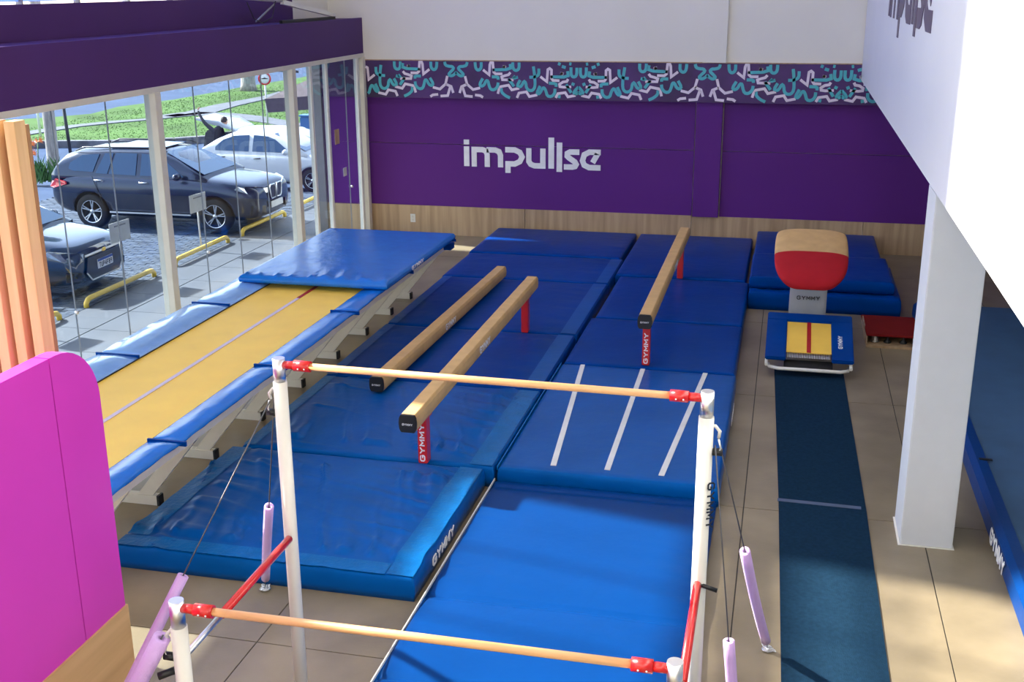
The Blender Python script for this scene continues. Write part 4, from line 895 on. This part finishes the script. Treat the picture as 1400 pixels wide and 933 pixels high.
wcP = dict(L=3.95, W=1.66, r=.29, wheels=(-.72, -3.15), belt=.92, roof=1.42,
    xs=[0, -.05, -.2, -.5, -1.0, -1.8, -2.6, -3.2, -3.6, -3.85, -3.95],
    top=[(0, .66), (-.05, .74), (-.2, .80), (-.5, .86), (-1.0, .94), (-3.2, .95), (-3.6, .93), (-3.95, .78)], bot=[(0, .30), (-.05, .22), (-.3, .18), (-3.6, .2), (-3.95, .36)],
    plan=[(0, .74), (-.05, .84), (-.2, .92), (-.5, .98), (-1.1, 1), (-3.3, 1.0), (-3.75, .90), (-3.95, .78)],
    cabin=[(-.85, .92), (-1.2, 1.12), (-1.6, 1.31), (-1.9, 1.40), (-2.4, 1.42), (-2.9, 1.38), (-3.3, 1.24), (-3.65, 1.02), (-3.85, .88)],
    side=[[(-1.28, .95), (-1.7, 1.25), (-1.9, 1.32), (-2.28, 1.345), (-2.30, .955)], [(-2.40, .955), (-2.40, 1.345), (-2.8, 1.32), (-3.1, 1.22), (-3.3, 1.05), (-3.3, .965)]],
    ws=((-.92, .97), (-1.78, 1.35)), rw=((-3.72, .98), (-3.2, 1.27)), handles=((-2.15, .80), (-3.1, .82)), mirror=(-1.35, .98), lines=[(-1.15, -1.15, .4, .9, 1), (-2.35, -2.35, .34, .9, 1), (-3.2, -3.3, .55, .9, 1)], hm='dark')
wc = car('white compact saloon parked side-on beyond the graphite estate car', (-10.55, 26.85, -.27), 'whitepaint', wcP)
h2P = dict(wcP); h2P.update(cabin=[(-.85, .92), (-1.2, 1.12), (-1.6, 1.31), (-1.9, 1.42), (-2.6, 1.45), (-3.2, 1.44), (-3.55, 1.40), (-3.62, .95)], rw=None, top=[(0, .66), (-.05, .74), (-.2, .80), (-.5, .86), (-1.0, .94), (-3.4, .95), (-3.7, .80), (-3.95, .60)], mirror=(-1.35, .98))
h2 = car('white hatchback with its tailgate raised behind the white saloon', (-11.45, 29.9, -.62), 'whitepaint', h2P)
tg = MB().prism([(-3.45, .60, 1.43), (-3.45, -.60, 1.43), (-3.9, -.66, 1.66), (-4.65, -.60, 1.72), (-4.65, .60, 1.72), (-3.9, .66, 1.66)], (.03, 0, -.06)).build('tailgate', 'whitepaint', h2, .01)
MB().prism([(-3.52, .50, 1.40), (-3.52, -.50, 1.40), (-4.15, -.52, 1.62), (-4.15, .52, 1.62)], (.02, 0, -.035)).build('tailgate_window', 'carglass', tg)
MB().box(-3.75, -3.60, -.6, .6, .6, 1.35).build('boot_opening', 'dark', h2)
# ------------------------------------------------------------------ person loading the hatchback
def skin_mesh(name, pts, edges, rad, m, parent, lv=2):
    me = bpy.data.meshes.new(name); me.from_pydata(pts, edges, []); o = bpy.data.objects.new(name, me); C.objects.link(o)
    o.modifiers.new('k', 'SKIN'); 
    if not me.skin_vertices: pass
    for i, r in enumerate(rad): me.skin_vertices[0].data[i].radius = (r, r)
    me.skin_vertices[0].data[0].use_root = True
    sb_ = o.modifiers.new('s', 'SUBSURF'); sb_.levels = lv
    dg = bpy.context.evaluated_depsgraph_get(); me2 = bpy.data.meshes.new_from_object(o.evaluated_get(dg)); bpy.data.objects.remove(o)
    for p in me2.polygons: p.use_smooth = True
    me2.materials.clear(); me2.materials.append(M[m]); o2 = bpy.data.objects.new(name, me2); C.objects.link(o2); o2.parent = parent; return o2
pe = thing('person', 'person in a dark coat leaning into the raised tailgate of the white hatchback', 'person', (-15.75, 29.35, gz(29.35)))
b = [(0, 0, .92), (.12, 0, 1.15), (.28, 0, 1.36), (.36, 0, 1.46), (.44, 0, 1.54), (.5, .02, 1.60),          # pelvis..neck..head
     (.28, -.19, 1.38), (.05, -.26, 1.62), (-.12, -.20, 1.86), (-.14, -.18, 1.93),                      # right arm raised to the tailgate
     (.28, .19, 1.36), (.45, .24, 1.12), (.62, .2, 1.0), (.68, .2, .98),                                # left arm into the boot
     (-.02, -.11, .88), (.02, -.13, .48), (-.06, -.13, .09), (.08, -.13, .05), (-.02, .11, .88), (.12, .13, .48), (.06, .13, .09), (.2, .13, .05)]
e = [(0, 1), (1, 2), (2, 3), (3, 4), (4, 5), (2, 6), (6, 7), (7, 8), (8, 9), (2, 10), (10, 11), (11, 12), (12, 13), (0, 14), (14, 15), (15, 16), (16, 17), (0, 18), (18, 19), (19, 20), (20, 21)]
rr_ = [.16, .15, .17, .07, .055, .05, .075, .05, .036, .03, .075, .05, .036, .03, .10, .065, .045, .045, .10, .065, .045, .045]
skin_mesh('body', b, e, rr_, 'coat', pe)
MB().lathe([(0, -.115), (.05, -.10), (.078, -.04), (.082, .03), (.06, .09), (0, .115)], (.53, .02, 1.63), 'z', 14).build('head', 'skin', pe)
MB().lathe([(.092, -.03), (.098, .03), (.075, .10), (0, .13)], (.515, .02, 1.635), 'z', 14).build('hair', 'hair', pe)
MB().add([(-.14, -.24, .55), (.22, -.24, .55), (.30, .22, .55), (-.16, .22, .55), (.02, -.21, 1.38), (.38, -.2, 1.44), (.38, .2, 1.44), (.1, .21, 1.40)], [(0, 1, 5, 4), (1, 2, 6, 5), (2, 3, 7, 6), (3, 0, 4, 7), (4, 5, 6, 7), (3, 2, 1, 0)]).build('coat', 'coat', pe, .04)
for px_, py_, pz_ in ((-.14, -.18, 1.95), (.69, .2, .98)):
    for k in range(5): MB().tube([(px_, py_ + (k - 2) * .016, pz_), (px_ + .02, py_ + (k - 2) * .02, pz_ + .05), (px_ + .045, py_ + (k - 2) * .02, pz_ + (.07 if k else .04))], [.010, .009, .007], 6).build('finger', 'skin', pe)
